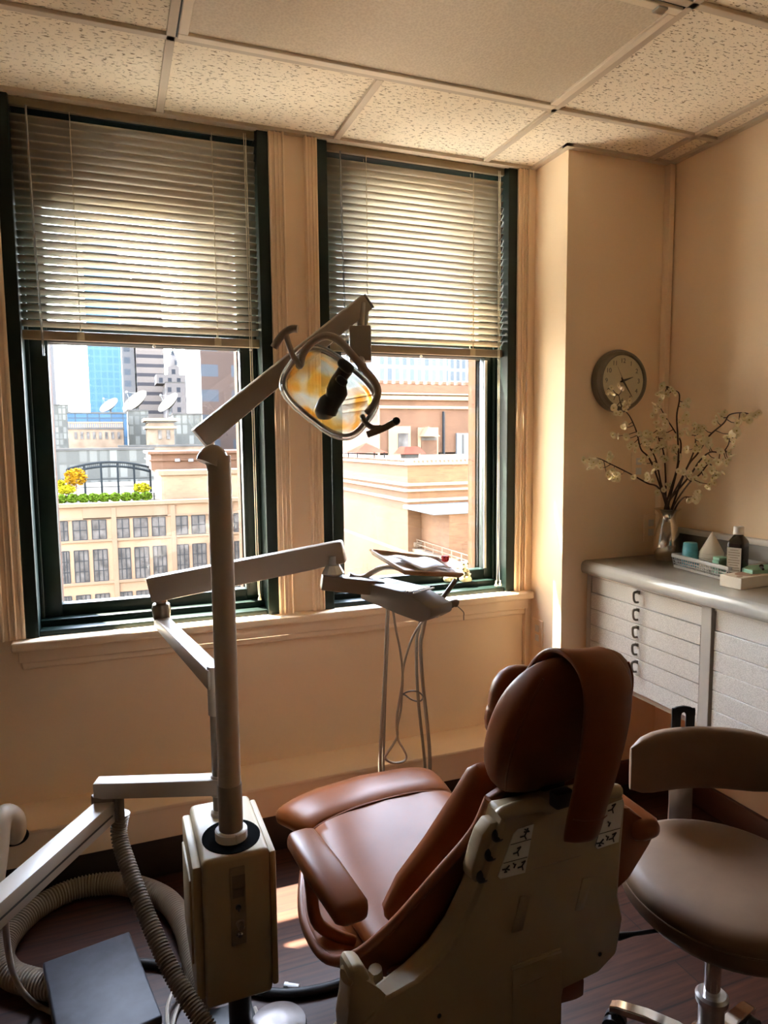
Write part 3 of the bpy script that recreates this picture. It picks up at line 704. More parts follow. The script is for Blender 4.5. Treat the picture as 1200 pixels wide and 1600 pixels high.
# added unseen block left of the view: cuts low sky, bounces pale fill
b = MB(); b.box(-40, -7.5, 9, 29, -35, 16); struct('wall_sky_block', b, M['skyblock'], smooth=0)
# ================================================================== utility post with its box
def cath(path, n=6): return spline(path, n)
def corr(path, r, pitch=.0075, amp=.0019, n=14):
    P = [V(p) for p in path]; out = [P[0]]; acc = 0
    q = spline(P, 40); L_ = [0]
    for a, c in zip(q, q[1:]): L_.append(L_[-1]+(c-a).length)
    tot = L_[-1]; N = int(tot/pitch*4); pts = []; rad = []; j = 0
    for i in range(N+1):
        s_ = tot*i/N
        while j < len(L_)-2 and L_[j+1] < s_: j += 1
        f = (s_-L_[j])/max(1e-9, L_[j+1]-L_[j]); pts.append(q[j].lerp(q[j+1], f)); rad.append(r+amp*(1 if i % 4 < 2 else -1))
    return pts, rad
PX_, PY_ = .217, 1.563
QX, QY = .206, 1.676
U0 = thing('utility_post', 'grey post rising from a cream plastic junction box with a control strip', 'dental post', (.215, 1.62, 0))
b = MB(); b.box(.141, .290, 1.487, 1.752, .213, .563, .012, 3); hb = b.build('housing', M['beige'], U0)
b = MB(); b.box(.121, .1415, 1.497, 1.735, .235, .548, .006, 2); b.box(.116, .124, 1.53, 1.70, .30, .50, .003); b.build('side_panel', M['beige2'], U0)
b = MB(); b.box(.2895, .305, 1.492, 1.742, .225, .552, .006, 2); b.box(.303, .309, 1.53, 1.70, .30, .49, .003); b.build('side_panel', M['beige2'], U0)
# flat black oval on the box top, standing in for a recess in shade
b = MB(); ell = [V((PX_+.066*math.cos(2*math.pi*k/40), 1.568+.073*math.sin(2*math.pi*k/40), .5645)) for k in range(40)]
b.prism(ell, (0, 0, -.006)); b.build('well_shade', M['wellshade'], U0)
b = MB(); b.lathe([(.0365, -.01), (.0365, .020), (.0335, .023), (.027, .023)], (PX_, PY_, .563), n=32); b.box(PX_+.004, PX_+.007, PY_-.0372, PY_-.03, .553, .587); b.build('collar', M['white'], U0)
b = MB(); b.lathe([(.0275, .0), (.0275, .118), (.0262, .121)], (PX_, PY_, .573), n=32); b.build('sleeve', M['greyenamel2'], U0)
path = [(PX_, PY_, .69), (PX_, PY_, 1.38), (PX_-.001, PY_, 1.415), (PX_-.008, PY_-.003, 1.438), (PX_-.019, PY_-.006, 1.438), (PX_-.026, PY_-.008, 1.425)]
b = MB(); b.tube(spline(path, 8), .0255, 28); b.ball((PX_-.008, PY_-.003, 1.437), .0255, .0255, .0255); b.build('pole', M['greyenamel'], U0)
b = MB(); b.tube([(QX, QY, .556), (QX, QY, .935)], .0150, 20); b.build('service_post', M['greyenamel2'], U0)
b = MB(); b.lathe([(.021, 0), (.021, .010), (.016, .016)], (QX, QY, .562), n=24); b.build('post_ring', M['greyenamel'], U0)
# control strip
fy = 1.487
def bx(px, py): return at(px, py, 1, fy)
c0, c1 = bx(358, 1357), bx(386, 1472)
b = MB(); b.box(c0.x, c1.x, fy-.0025, fy+.004, c1.z, c0.z, .0012, 1); cp = b.build('control_strip', M['panel'], U0)
b = MB(); p, q = bx(362, 1369), bx(383, 1384); b.box(p.x, q.x, fy-.0034, fy-.002, q.z, p.z)
p, q = bx(363, 1389), bx(381, 1392); b.box(p.x, q.x, fy-.0034, fy-.002, q.z, p.z); p, q = bx(363, 1396), bx(381, 1399); b.box(p.x, q.x, fy-.0034, fy-.002, q.z, p.z)
b.build('printed_label', M['panel2'], cp)
p = bx(372, 1416); b = MB(); b.cyl((p.x, fy-.002, p.z), (p.x, fy-.012, p.z-.004), .003, .002, 10); b.lathe([(.006, 0), (.006, .003), (0, .003)], (p.x, fy-.002, p.z), (0, -1, 0), 14); b.build('toggle_switch', M['black'], cp)
p = bx(375, 1441); b = MB(); b.lathe([(.0098, 0), (.0098, .004), (.0075, .006), (.0075, .016), (.006, .018), (0, .018)], (p.x, fy-.002, p.z), (0, -1, 0), 20); b.build('control_knob', M['nickel'], cp)
p = bx(374, 1458); b = MB(); b.lathe([(.007, 0), (.007, .003), (.004, .004), (.004, .010), (0, .010)], (p.x, fy-.002, p.z), (0, -1, 0), 18); b.build('screw_valve', M['chrome'], cp)
# foot of the unit: bracket to the floor
b = MB(); b.box(.16, .275, 1.55, 1.72, .0, .02, .004); b.cyl((.235, 1.64, .01), (.235, 1.64, .24), .028, n=20); b.build('foot_bracket', M['black'], U0)

# ================================================================== dental operating light
A0, A1 = dep(318, 680, 1.60), dep(568, 476, 1.745)
LT = thing('dental_light', 'dental operating light on a long grey arm, clear oval head with amber reflector', 'dental light', A0)
ad = (A1-A0).normalized()
b = MB(); b.beam(A0-ad*.012, A1+ad*.008, .040, .050, .004, .034, .040); b.build('arm', M['greyenamel'], LT)
b = MB(); s_ = ad.cross(V((0, 0, 1))).normalized(); u_ = s_.cross(ad)
b.obox(A1+ad*.010, (ad, s_, u_), (.003, .0165, .0195), .001); b.build('end_cap', M['greyenamel2'], LT)
sp = dep(329, 690, 1.60)
b = MB(); b.cyl((sp.x, sp.y, 1.425), (sp.x, sp.y, 1.492), .0085, n=18); b.lathe([(.0125, 0), (.0125, .018), (.010, .02)], (sp.x, sp.y, 1.432), n=20); b.build('spindle', M['steel'], LT)
h0, h1 = dep(566, 486, 1.735), dep(563, 520, 1.735)
b = MB(); b.cyl(h0+V((0, 0, .02)), h1, .0095, n=18); b.cyl(h0+V((.012, 0, .015)), h1+V((.012, 0, 0)), .006, n=12); b.build('pivot', M['steel'], LT)
k0 = dep(563, 538, 1.735)
b = MB(); b.rbox(k0, -.36, .027, .022, .043, .004); b.build('pivot_block', M['greyenamel'], LT)
hc = dep(516, 613, 1.60)
n_ = (-FWD*.95-UPV*.22-RGT*.10).normalized()
e1 = (RGT*math.cos(math.radians(39))-UPV*math.sin(math.radians(39))); e1 = (e1-n_*e1.dot(n_)).normalized(); e2 = n_.cross(e1).normalized()
def hp(u, v, w): return hc+e1*u+e2*v+n_*w
def sup(a, c, k, n=48, e=.62):
    t = 2*math.pi*k/n; f = lambda x: math.copysign(abs(x)**e, x); return a*f(math.cos(t)), c*f(math.sin(t))
b = MB(); rows = []
for rr_, w in ((1.0, .010), (.93, -.012), (.80, -.034), (.60, -.052), (.35, -.063), (.12, -.068), (.01, -.0685)):
    rows.append([hp(*[q*rr_ for q in sup(.098, .066, k)], w) for k in range(48)])
b.grid(rows, closed=True); b.build('reflector', M['reflector'], LT, smooth=60)
b = MB(); rows = []
for rr_, w in ((1.06, -.006), (1.045, -.03), (.93, -.052), (.70, -.072), (.40, -.083), (.02, -.088)):
    rows.append([hp(*[q*rr_ for q in sup(.103, .071, k)], w) for k in range(48)])
b.grid(rows, closed=True); b.build('back_shell', M['shield'], LT, smooth=60)
b = MB(); rows = []
for rr_, w in ((1.0, -.004), (1.02, .020), (.97, .032), (.85, .037), (.5, .040), (.02, .041)):
    rows.append([hp(*[q*rr_ for q in sup(.110, .078, k)], w) for k in range(48)])
b.grid(rows, closed=True); b.build('clear_shield', M['shield'], LT, smooth=60)
b = MB(); b.tube([hp(*sup(.104, .072, k), .008) for k in range(48)], .0045, 8, closed=True); b.build('rim', M['steel'], LT)
b = MB(); b.tube([hp(*sup(.111, .079, k), .016) for k in range(48)], .0028, 8, closed=True); b.build('shield_edge', M['clear'], LT)
# bulb holder: lumpy black stalk across the reflector
def hpx(px, py, w):     # a spot of the head found in the photo, w in front of the head plane
    d = ray(px, py); o = hc+n_*w; return CAM+d*((o-CAM).dot(n_)/d.dot(n_))
st = [(507, 655), (508, 645), (514, 632), (521, 624), (526, 612), (528, 600), (533, 588), (540, 578), (546, 571)]
rs = [.012, .026, .026, .0215, .0255, .0205, .0160, .0170, .013]
b = MB(); b.tube(spline([hpx(x, y, .012) for x, y in st], 4), [rs[min(len(rs)-1, i//4)]*(1-(i % 4)/4)+rs[min(len(rs)-1, i//4+1)]*(i % 4)/4 for i in range((len(st)-1)*4+1)], 14); b.build('bulb_holder', M['black'], LT)
b = MB(); p = hpx(540, 572, .044); b.ball(p, .020, .012, .012, (e1, e2, n_), e=.7); p = hpx(534, 595, .043); b.ball(p, .014, .009, .010, (e1, e2, n_), e=.7); b.build('clip', M['black'], LT)
yk = [(470, 570, .01), (474, 552, .02), (488, 535, .03), (508, 525, .035), (528, 531, .035), (548, 552, .03), (570, 578, .03), (586, 598, .025), (590, 615, .02), (584, 632, .012), (574, 645, .004)]
b = MB(); b.tube(spline([hpx(x, y, w) for x, y, w in yk], 6), .0085, 14); b.build('yoke', M['greyenamel'], LT)
b = MB(); b.tube(spline([k0+V((0, 0, -.03)), k0+V((-.01, -.03, -.045)), hpx(566, 574, .03)], 6), .011, 12); b.build('yoke_arm', M['greyenamel'], LT)
b = MB(); b.tube(spline([hpx(x, y, .05) for x, y in ((428, 543), (436, 530), (446, 519), (456, 514), (465, 514))], 5), .0085, 12)
hd = b.build('handle', M['greyenamel'], LT)
b = MB(); b.tube(spline([hpx(*q) for q in ((447, 523, .05), (452, 540, .048), (459, 558, .035), (470, 572, .012))], 5), [.0065]*16, 12); b.ball(hpx(468, 571, .012), .009, .009, .009); b.build('handle_stem', M['greyenamel'], hd)
b = MB(); b.tube(spline([hpx(x, y, .05) for x, y in ((574, 679), (588, 674), (602, 668), (618, 659))], 5), .0075, 12)
hd = b.build('handle', M['greyenamel2'], LT)
b = MB(); b.tube(spline([hpx(*q) for q in ((566, 650, .004), (571, 660, .02), (582, 668, .04), (597, 668, .05))], 5), .006, 12); b.build('handle_stem', M['greyenamel2'], hd)
b = MB(); b.ball(hpx(619, 658, .05), .009, .009, .009); b.build('handle_cap', M['black'], hd)

# ================================================================== delivery arm with instrument head
J1 = V((.123, 2.285, .905))
DA = thing('delivery_arm', 'jointed grey delivery arm on the service post carrying the instrument head under the tray', 'dental arm', (QX, QY, .80))
b = MB(); b.lathe([(.0185, 0), (.0185, .115), (.017, .12)], (QX, QY, .818), n=24); b.build('hub', M['greyenamel'], DA)
a_d = (J1-V((QX, QY, .905))).normalized()
b = MB(); b.beam(V((QX, QY, .907))-a_d*.012, J1+a_d*.02, .042, .052, .006, .044, .036); b.build('lower_arm', M['greyenamel'], DA)
J2a, J2b = at(236, 921, 1, 2.29), at(538, 861, 1, 2.02)
b = MB(); b.lathe([(.026, 0), (.030, .03), (.026, .045), (.018, .05), (.022, .066), (.016, .072)], (J1.x, J1.y, J1.z+.015), n=22); b.build('elbow_joint', M['nickel'], DA)
d2 = (J2b-J2a).normalized()
b = MB(); b.beam(J2a, J2b, .05, .082, .008, .046, .070); b.build('upper_arm', M['greyenamel'], DA)
w0 = at(520, 884, 1, 2.02)
b = MB(); b.cyl(w0+V((0, 0, .03)), w0-V((0, 0, .02)), .013, n=16); b.lathe([(.030, -.028), (.036, -.022), (.022, .002), (.015, .004)], w0, n=8); b.build('wrist_joint', M['steel'], DA)
r0_, r1_ = at(502, 908, 1, 2.03), at(598, 918, 1, 1.99)
b = MB(); b.beam(r0_, r1_, .060, .046, .005); b.build('bracket', M['greyenamel2'], DA)
g0 = at(580, 922, 1, 2.03); g1 = at(690, 948, 2, g0.z-.012)
gd = (g1-g0).normalized(); gs = gd.cross(V((0, 0, 1))).normalized(); gu = gs.cross(gd)
Lh = (g1-g0).length
b = MB(); sec = []
prof = [(0, -.020), (0, .022), (.02*1, .036), (.62, .034), (1.0, .004), (1.0, -.022), (.86, -.046), (.55, -.036)]
prof = [(f*Lh if f > .03 else f, z) for f, z in prof]
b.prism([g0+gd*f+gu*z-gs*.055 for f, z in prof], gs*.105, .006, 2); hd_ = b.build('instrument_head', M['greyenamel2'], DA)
b = MB(); b.tube(spline([at(x, y, 1, g0.y-.11-.0011*(x-578)) for x, y in ((635, 931), (642, 939), (658, 950), (672, 959), (683, 962), (686, 955))], 4), .006, 10); b.build('head_handle', M['steel'], hd_)
b = MB()
for f in (.66, .70, .76): b.obox(g0+gd*(Lh*f)+gu*.036, (gd, gs, gu), (.003, .048, .0025), .001)
b.build('control_ridge', M['chrome'], hd_)
b = MB(); b.tube(spline([at(x, y, 1, 2.02) for x, y in ((545, 898), (556, 902), (570, 901), (584, 893), (597, 887), (616, 886), (634, 893))], 5), .0085, 10); b.build('tray_support', M['steel'], DA)
b = MB(); b.tube([at(684, 944, 1, 1.93), at(698, 926, 1, 1.94), at(712, 906, 1, 1.95)], .008, 10); b.build('holder_bar', M['darkh'], DA)
# tray, papers, red pad, handpiece
TA, TB, TC, TD = dep(577, 866, 2.16), dep(684, 878, 2.22), dep(723, 904, 2.06), dep(632, 900, 1.98)
def tr(u, v, w=0):
    p = TA.lerp(TB, u).lerp(TD.lerp(TC, u), v); n2 = (TB-TA).cross(TD-TA).normalized(); n2 = n2 if n2.z > 0 else -n2; return p+n2*w
b = MB(); rows = [[tr(u, v, .0035*(1+0)+(.012 if (u in (0, 1) or v in (0, 1)) else 0)) for u in (0, .03, .5, .97, 1)] for v in (0, .04, .5, .96, 1)]
b.grid(rows); o = b.build('instrument_tray', M['tan'], None, solid=.006, offs=0, norm=False, sub=0)
tag(o, 'tan instrument tray tilted over the delivery head with papers lying in it', 'tray')
random.seed(2)
for k, (q, lab) in enumerate((([(.12, .30), (.74, .12), (.97, .62), (.40, .90)], 'white paper sheet lying uppermost in the tan tray'), ([(.20, .45), (.62, .30), (.90, .86), (.52, .95)], 'bluish paper sheet peeking out from under the white sheet in the tan tray'))):
    b = MB(); hgt = .016 if k == 0 else .0105
    rows = []
    for j in range(6):
        rows.append([])
        for i in range(6):
            u0_, v0_ = i/5, j/5; A = V((*q[0], 0)).lerp(V((*q[1], 0)), u0_); Bq = V((*q[3], 0)).lerp(V((*q[2], 0)), u0_); P = A.lerp(Bq, v0_)
            rows[-1].append(tr(P.x, P.y, hgt+.004*math.sin(i*1.3+j+k)))
    b.grid(rows); o = b.build('paper_sheet', M['paper'], None, solid=.0008, norm=False); tag(o, lab, 'paper')
b = MB(); p = tr(.93, .42, .030); b.ball(p, .011, .011, .010, n=14, m=8, e=.8)
for k in range(7): a = k*.9; b.ball(p+V((.008*math.cos(a), .008*math.sin(a), .005)), .005, .005, .005, n=8, m=5)
tag(b.build('sponge_ball', M['red'], None), 'small red knobbly ball at the right end of the tan tray', 'ball')
HPc = thing('air_syringe', 'dark air syringe with a thin bent metal tip, right of the instrument head', 'syringe', at(690, 955, 1, 1.92))
b = MB(); b.tube(spline([at(x, y, 1, 1.92) for x, y in ((686, 957), (694, 951), (703, 945), (710, 942), (714, 943))], 4), [.0075+.0012*min(i, 8)*.5 for i in range(17)], 12); b.build('grip', M['darkh'], HPc)
b = MB(); b.tube(spline([at(x, y, 1, 1.92) for x, y in ((713, 946), (719, 951), (724.5, 957), (724.5, 963), (724.5, 969))], 4), .0016, 8); b.build('tip', M['nickel'], HPc)

# hoses hanging in loops from the head
HY = 2.06
def hose(name, label, px, r, m, group=None, n=6, y0=HY, ring=None):
    b = MB(); b.tube(spline([at(x, y, 1, y0+(w if len(e_) else 0)) for x, y, *e_ in px for w in [e_[0] if e_ else 0]], n), r, 8)
    return tag(b.build(name, m, None), label, 'hose', group)
hose('hanging_hose', 'outer pale hose loop hanging from the instrument head down behind the leg rest', [(607, 944, -.03), (604, 990), (601, 1060), (597, 1130), (594, 1205), (604, 1265), (636, 1285), (664, 1260), (671, 1215), (671, 1170), (665, 1110), (660, 1060), (657, 1010), (661, 985), (666, 960, -.05)], .0062, M['paleh'])
hose('hanging_hose', 'inner grey hose loop hanging beside the outer one from the instrument head', [(605, 945, -.03), (605, 1000), (602, 1070), (600, 1140), (599, 1205), (608, 1248), (636, 1262), (656, 1245), (664, 1210), (661, 1165), (655, 1110), (651, 1050), (651, 1000), (655, 980), (659, 960, -.05)], .0055, M['hose'], y0=HY+.012)
hose('hanging_hose', 'thin dark hose twisted in the middle with a white lit bottom loop', [(613, 948, -.03), (619, 985), (625, 1015), (629, 1050), (628, 1085), (626, 1110), (621, 1135), (621, 1150), (615, 1162), (605, 1177), (602, 1185), (614, 1192), (630, 1190), (635, 1182), (630, 1170), (623, 1158), (620, 1142), (620, 1120), (624, 1095), (628, 1070), (630, 1045), (636, 1020), (645, 995), (655, 978), (669, 962, -.05)], .0038, M['paleh'], y0=HY-.03)
b = MB(); b.tube(spline([at(x, y, 1, HY+w) for x, y, w in ((629, 1085, -.03), (640, 1080, -.045), (653, 1081, -.05), (661, 1089, 0), (655, 1096, .02), (643, 1093, .02), (633, 1086, 0))], 5, True), .0026, 8, closed=True)
tag(b.build('hose_tie', M['darkh'], None), 'small dark loop tie holding the hanging dental hoses together', 'tie')
b = MB(); b.tube(spline([at(x, y, 1, 2.0) for x, y in ((612, 944), (622, 954), (634, 960), (645, 956), (650, 952))], 5), .0022, 6)
tag(b.build('wire', M['darkh'], None), 'thin dark wire sagging under the instrument head', 'wire')

# ================================================================== assistant arm with suction hoses
AS = thing('assistant_arm', 'low pale metal arm reaching left from the post and bending down to the picture edge', 'dental arm', (QX, QY, .60))
E0 = V((QX, QY, .640)); E1 = at(150, 1231, 2, .640)
b = MB(); b.beam(E0+(E0-E1).normalized()*.005, E1, .042, .040, .003); b.build('upper_arm', M['greyenamel'], AS)
b = MB(); b.lathe([(.0185, 0), (.0185, .05), (.0165, .052)], (QX, QY, .614), n=22); b.build('hub', M['greyenamel'], AS)
jc = E1+V((.025, -.005, -.030))
b = MB(); b.rbox(jc+V((-.004, 0, .004)), -.2, .024, .022, .012, .003)
yaw_ = -.25
b.rbox(jc+V((.022, -.012, -.018)), .35, .008, .026, .028, .003); b.rbox(jc+V((-.026, .008, -.015)), .35, .006, .022, .020, .003); b.build('knuckle', M['greyenamel2'], AS)
b = MB(); b.cyl(jc+V((.028, -.03, -.020)), jc+V((-.03, .0, -.020)), .004, n=10); b.build('pivot_pin', M['nickel'], AS)
F0 = jc+V((-.004, -.012, -.024)); F1 = dep(-34, 1446, 1.28)
b = MB(); b.beam(F0, F1, .046, .052, .003); fa = b.build('lower_arm', M['greyenamel'], AS)
b = MB(); fd = (F1-F0).normalized(); b.beam(F0+fd*.01+V((.019, -.014, -.004)), F1+V((.019, -.014, -.004)), .002, .004); b.build('groove', M['ink'], fa)
pts, rad = corr([jc+V((.030, -.004, -.040)), dep(186, 1305, 1.72), dep(203, 1362, 1.675), dep(231, 1435, 1.615), dep(268, 1518, 1.55), dep(318, 1598, 1.49), dep(352, 1650, 1.46)], .0185)
b = MB(); b.tube(pts, rad, 14); tag(b.build('suction_hose', M['hose'], None), 'ribbed suction hose slanting from the assistant arm joint down past the black foot pedal', 'hose')
pts, rad = corr([at(x, y, 2, .040) for x, y in ((322, 1560), (305, 1505), (288, 1446), (255, 1403), (190, 1381), (122, 1388), (62, 1416), (20, 1455), (2, 1492), (14, 1520), (44, 1533), (100, 1545))], .0325, .010, .0022)
b = MB(); b.tube(pts, rad, 18); tag(b.build('vacuum_hose', M['hose'], None), 'thick ribbed vacuum hose lying in a wide loop on the floor behind the foot pedal', 'hose')
b = MB(); b.tube(spline([dep(8, 1432, 1.42), dep(11, 1470, 1.50), dep(19, 1515, 1.62), dep(36, 1550, 1.74), at(60, 1572, 2, .008), at(90, 1585, 2, .008)], 8), .0068, 10)
tag(b.build('air_tube', M['paleh'], None), 'smooth pale tube dropping from the assistant arm to the left of the foot pedal', 'tube')
# foot pedal, dome, floor hoses, plug, drain
FP = thing('foot_pedal', 'flat black foot pedal box on the floor in front of the vacuum hose', 'foot pedal', (-.091, 1.80, 0)); fyaw = math.radians(11.1)
b = MB(); b.rbox((-.091, 1.80, .086), fyaw, .1115, .1755, .014, .006, 3); b.build('tread', M['pedal'], FP)
b = MB(); b.rbox((-.091, 1.80, .037), fyaw, .104, .168, .037, .004); b.build('base', M['black'], FP)
b = MB(); b.rbox((-.091, 1.80, .070), fyaw, .1125, .1765, .0022, .001); b.build('edge_strip', M['nickel'], FP)
c = at(435, 1600, 2, .03); FD = thing('foot_switch', 'round shiny metal foot switch dome on the floor below the post box', 'foot switch', (c.x, c.y, 0))
b = MB(); b.lathe([(.068, .022), (.071, .026), (.068, .034), (.045, .041), (.018, .045), (.012, .044), (0, .046)], (c.x, c.y, 0), n=40); b.build('dome', M['dome'], FD)
b = MB(); b.lathe([(.058, 0), (.062, .006), (.062, .024), (0, .024)], (c.x, c.y, 0), n=32); b.build('base', M['blackrub'], FD)
b = MB(); b.tube(spline([at(x, y, 2, .0125) for x, y in ((190, 1503), (240, 1506), (300, 1517), (360, 1537), (425, 1551), (480, 1549), (540, 1533), (590, 1505), (640, 1470))], 8), .0125, 10)
tag(b.build('floor_hose', M['blackrub'], None), 'thick black hose on the floor running behind the post box to the chair', 'hose')
b = MB(); b.tube(spline([at(x, y, 2, .026) for x, y in ((262, 1605), (262, 1572), (275, 1545), (300, 1531), (330, 1530))], 8), .0055, 8)
tag(b.build('floor_tube', M['paleh'], None), 'thin pale tube curving on the floor right of the foot pedal, farther of two', 'tube')
b = MB(); b.tube(spline([at(x, y, 2, .007) for x, y in ((268, 1625), (272, 1592), (284, 1567), (306, 1551), (335, 1548))], 8), .0055, 8)
tag(b.build('floor_tube', M['paleh'], None), 'thin pale tube curving on the floor right of the foot pedal, nearer of two', 'tube')
b = MB(); b.tube(spline([at(x, y, 2, .007) for x, y in ((398, 1575), (402, 1590), (394, 1606), (380, 1620))], 8), .0055, 8)
tag(b.build('floor_tube', M['paleh'], None), 'short pale tube loop on the floor between the post box and the metal foot switch', 'tube')
p, q = at(445, 1541, 2, .010), at(467, 1544, 2, .010)
b = MB(); b.cyl(p, q, .0095, n=16); b.cyl(p+(p-q).normalized()*.001, p+(q-p)*.2, .0105, n=16); tag(b.build('plug', M['white'], None), 'small white tube end lying on the floor beside the black hose', 'plug')
DP = thing('drain_pipe', 'pale plastic drain pipe with an elbow at the left picture edge', 'pipe', at(2, 1400, 1, 2.2))
b = MB(); pth = spline([at(22, 1306, 1, 2.363), at(25, 1296, 1, 2.345), at(22, 1279, 1, 2.325), at(9, 1272, 1, 2.30), at(1, 1285, 1, 2.28), at(-4, 1330, 1, 2.25), at(-14, 1410, 1, 2.2), V((-.40, 2.19, .03)), V((-.40, 2.19, .0))], 8)
b.tube(pth, .030, 20); b.build('elbow', M['drain'], DP)
b = MB(); c = at(22, 1306, 1, 2.363); b.tube([c+V((.037*math.cos(2*math.pi*k/24), -.004, .026*math.sin(2*math.pi*k/24))) for k in range(24)], .006, 8, closed=True); b.build('ring', M['black'], DP)
# ================================================================== dental chair
CO = V((.70, 1.25, 0)); _ya = math.radians(5)
CF = V((-math.sin(_ya), math.cos(_ya), 0)); CR = V((math.cos(_ya), math.sin(_ya), 0)); CU = V((0, 0, 1))
def cp_(a, b_, z): return CO+CR*a+CF*b_+CU*z
def loc_(p): d = p-CO; return d.dot(CR), d.dot(CF), p.z
def plane_b(a, z):      # rear face of the backrest housing
    return -.255+(.84-z)*.30
def on_rear(px, py, off=0, fn=plane_b):
    lo, hi = .8, 2.2
    for _ in range(50):
        m_ = (lo+hi)/2; a, bb, z = loc_(dep(px, py, m_))
        if bb < fn(a, z)-off: lo = m_
        else: hi = m_
    return dep(px, py, lo)
CH = thing('dental_chair', 'brown leather dental chair seen from behind with cream plastic back cover', 'dental chair', CO)
# sling shell that carries seat and back in one piece
rows_c = [  # (edge a, b, z), (mid a, b, z), (centre b, z)
    ((.215, .470, .440), (.13, .475, .430), (.475, .425)),
    ((.300, .300, .455), (.17, .31, .420), (.315, .415)),
    ((.345, .170, .440), (.20, .16, .400), (.16, .395)),
    ((.338, .070, .425), (.22, .04, .385), (.02, .385)),
    ((.305, .000, .462), (.20, -.045, .440), (-.055, .445)),
    ((.252, -.055, .540), (.165, -.085, .545), (-.093, .555)),
    ((.192, -.125, .665), (.125, -.130, .670), (-.132, .675)),
    ((.140, -.175, .765), (.090, -.165, .770), (-.165, .775)),
    ((.118, -.195, .835), (.075, -.185, .840), (-.185, .845))]
def sling_row(r):
    e, m_, c = r; L_ = []
    for s in (-1, 1):
        pts = [(s*e[0], e[1], e[2]), (s*(e[0]*.6+m_[0]*.4), e[1]*.55+m_[1]*.45, e[2]*.55+m_[2]*.45), (s*m_[0], m_[1], m_[2]), (s*m_[0]*.45, c[0]*.7+m_[1]*.3, c[1]*.7+m_[2]*.3)]
        L_.append(pts)
    return spline([cp_(*p) for p in L_[0]]+[cp_(0, c[0], c[1])]+[cp_(*p) for p in L_[1][::-1]], 4)
_r = [sling_row(r) for r in rows_c]
_c = [spline([row[i] for row in _r], 6) for i in range(len(_r[0]))]
dense = [[col[j] for col in _c] for j in range(len(_c[0]))]
b = MB(); b.grid(dense)
sh = b.build('seat_shell', M['leather'], CH, solid=.020, offs=0, smooth=180)
for i_ in (0, -1):
    b = MB(); b.tube([row[i_] for row in dense], .0105, 10); b.build('piping', M['piping'], sh)
# seat cushion and leg rest
def pad(secs, n=13, ex=.55):
    "closed cross-sections along the chair: (b, z, half width, half thickness, crown)"
    rows = []
    for bb, z, w, h, cr in secs:
        ring = []
        for k in range(28):
            t = 2*math.pi*k/28; f = lambda x, e: math.copysign(abs(x)**e, x)
            x = w*f(math.cos(t), .42); y = h*f(math.sin(t), .60); ring.append(cp_(x, bb, z+y+cr*(1-(x/w)**2)*(1 if y > 0 else .2)))
        rows.append(ring)
    b = MB(); b.grid(rows, closed=True); b._f(list(b.bm.verts)[:28][::-1]); b.bm.verts.ensure_lookup_table(); b._f([b.bm.verts[len(rows)*28-28+k] for k in range(28)]); return b
b = pad([(-.115, .440, .215, .012, .002), (-.10, .440, .235, .026, .004), (.0, .436, .252, .030, .006), (.15, .432, .250, .032, .010), (.30, .435, .236, .032, .014), (.42, .440, .220, .032, .018), (.468, .440, .216, .031, .018), (.472, .438, .210, .026, .016)])
seat = b.build('seat_cushion', M['leather'], CH, smooth=60)
b = MB(); b.tube(spline([cp_(x, .472, .471+.018*(1-(x/.216)**2)-(.03*max(0, abs(x)-.19)/.026)) for x in (-.214, -.2, -.1, 0, .1, .2, .214)], 5), .0035, 8); b.build('seam', M['piping'], seat)
b = pad([(.474, .436, .212, .028, .016), (.482, .438, .222, .034, .018), (.54, .432, .236, .038, .022), (.60, .425, .250, .040, .026), (.645, .415, .258, .040, .026), (.675, .402, .252, .034, .022), (.69, .392, .235, .020, .014), (.694, .388, .215, .006, .006)])
lr = b.build('leg_rest', M['leather'], CH, smooth=60)
b = MB(); b.box(-.01, .01, 0, .01, 0, .01) if False else b.beam(cp_(0, .30, .37), cp_(0, .62, .365), .20, .035, .006); b.build('leg_rest_frame', M['black'], lr)
# thick back cushion inside the shell
rows = []
for z, bb, w, th in ((.475, -.015, .205, .020), (.50, -.028, .212, .036), (.58, -.060, .196, .044), (.68, -.100, .160, .044), (.78, -.137, .128, .042), (.845, -.158, .110, .034), (.862, -.165, .100, .014)):
    ring = []
    for k in range(28):
        t = 2*math.pi*k/28; f = lambda x, e: math.copysign(abs(x)**e, x)
        x = w*f(math.cos(t), .5); y = th*f(math.sin(t), .6); ring.append(cp_(x, bb+y+.075*(x/w)**2*(w/.2), z+.02*(y/th)*.3))
    rows.append(ring)
b = MB(); b.grid(rows, closed=True); b.bm.verts.ensure_lookup_table(); n_ = len(rows)
b._f([b.bm.verts[k] for k in range(28)][::-1]); b._f([b.bm.verts[(n_-1)*28+k] for k in range(28)]); b.build('back_cushion', M['leather'], CH, smooth=60)
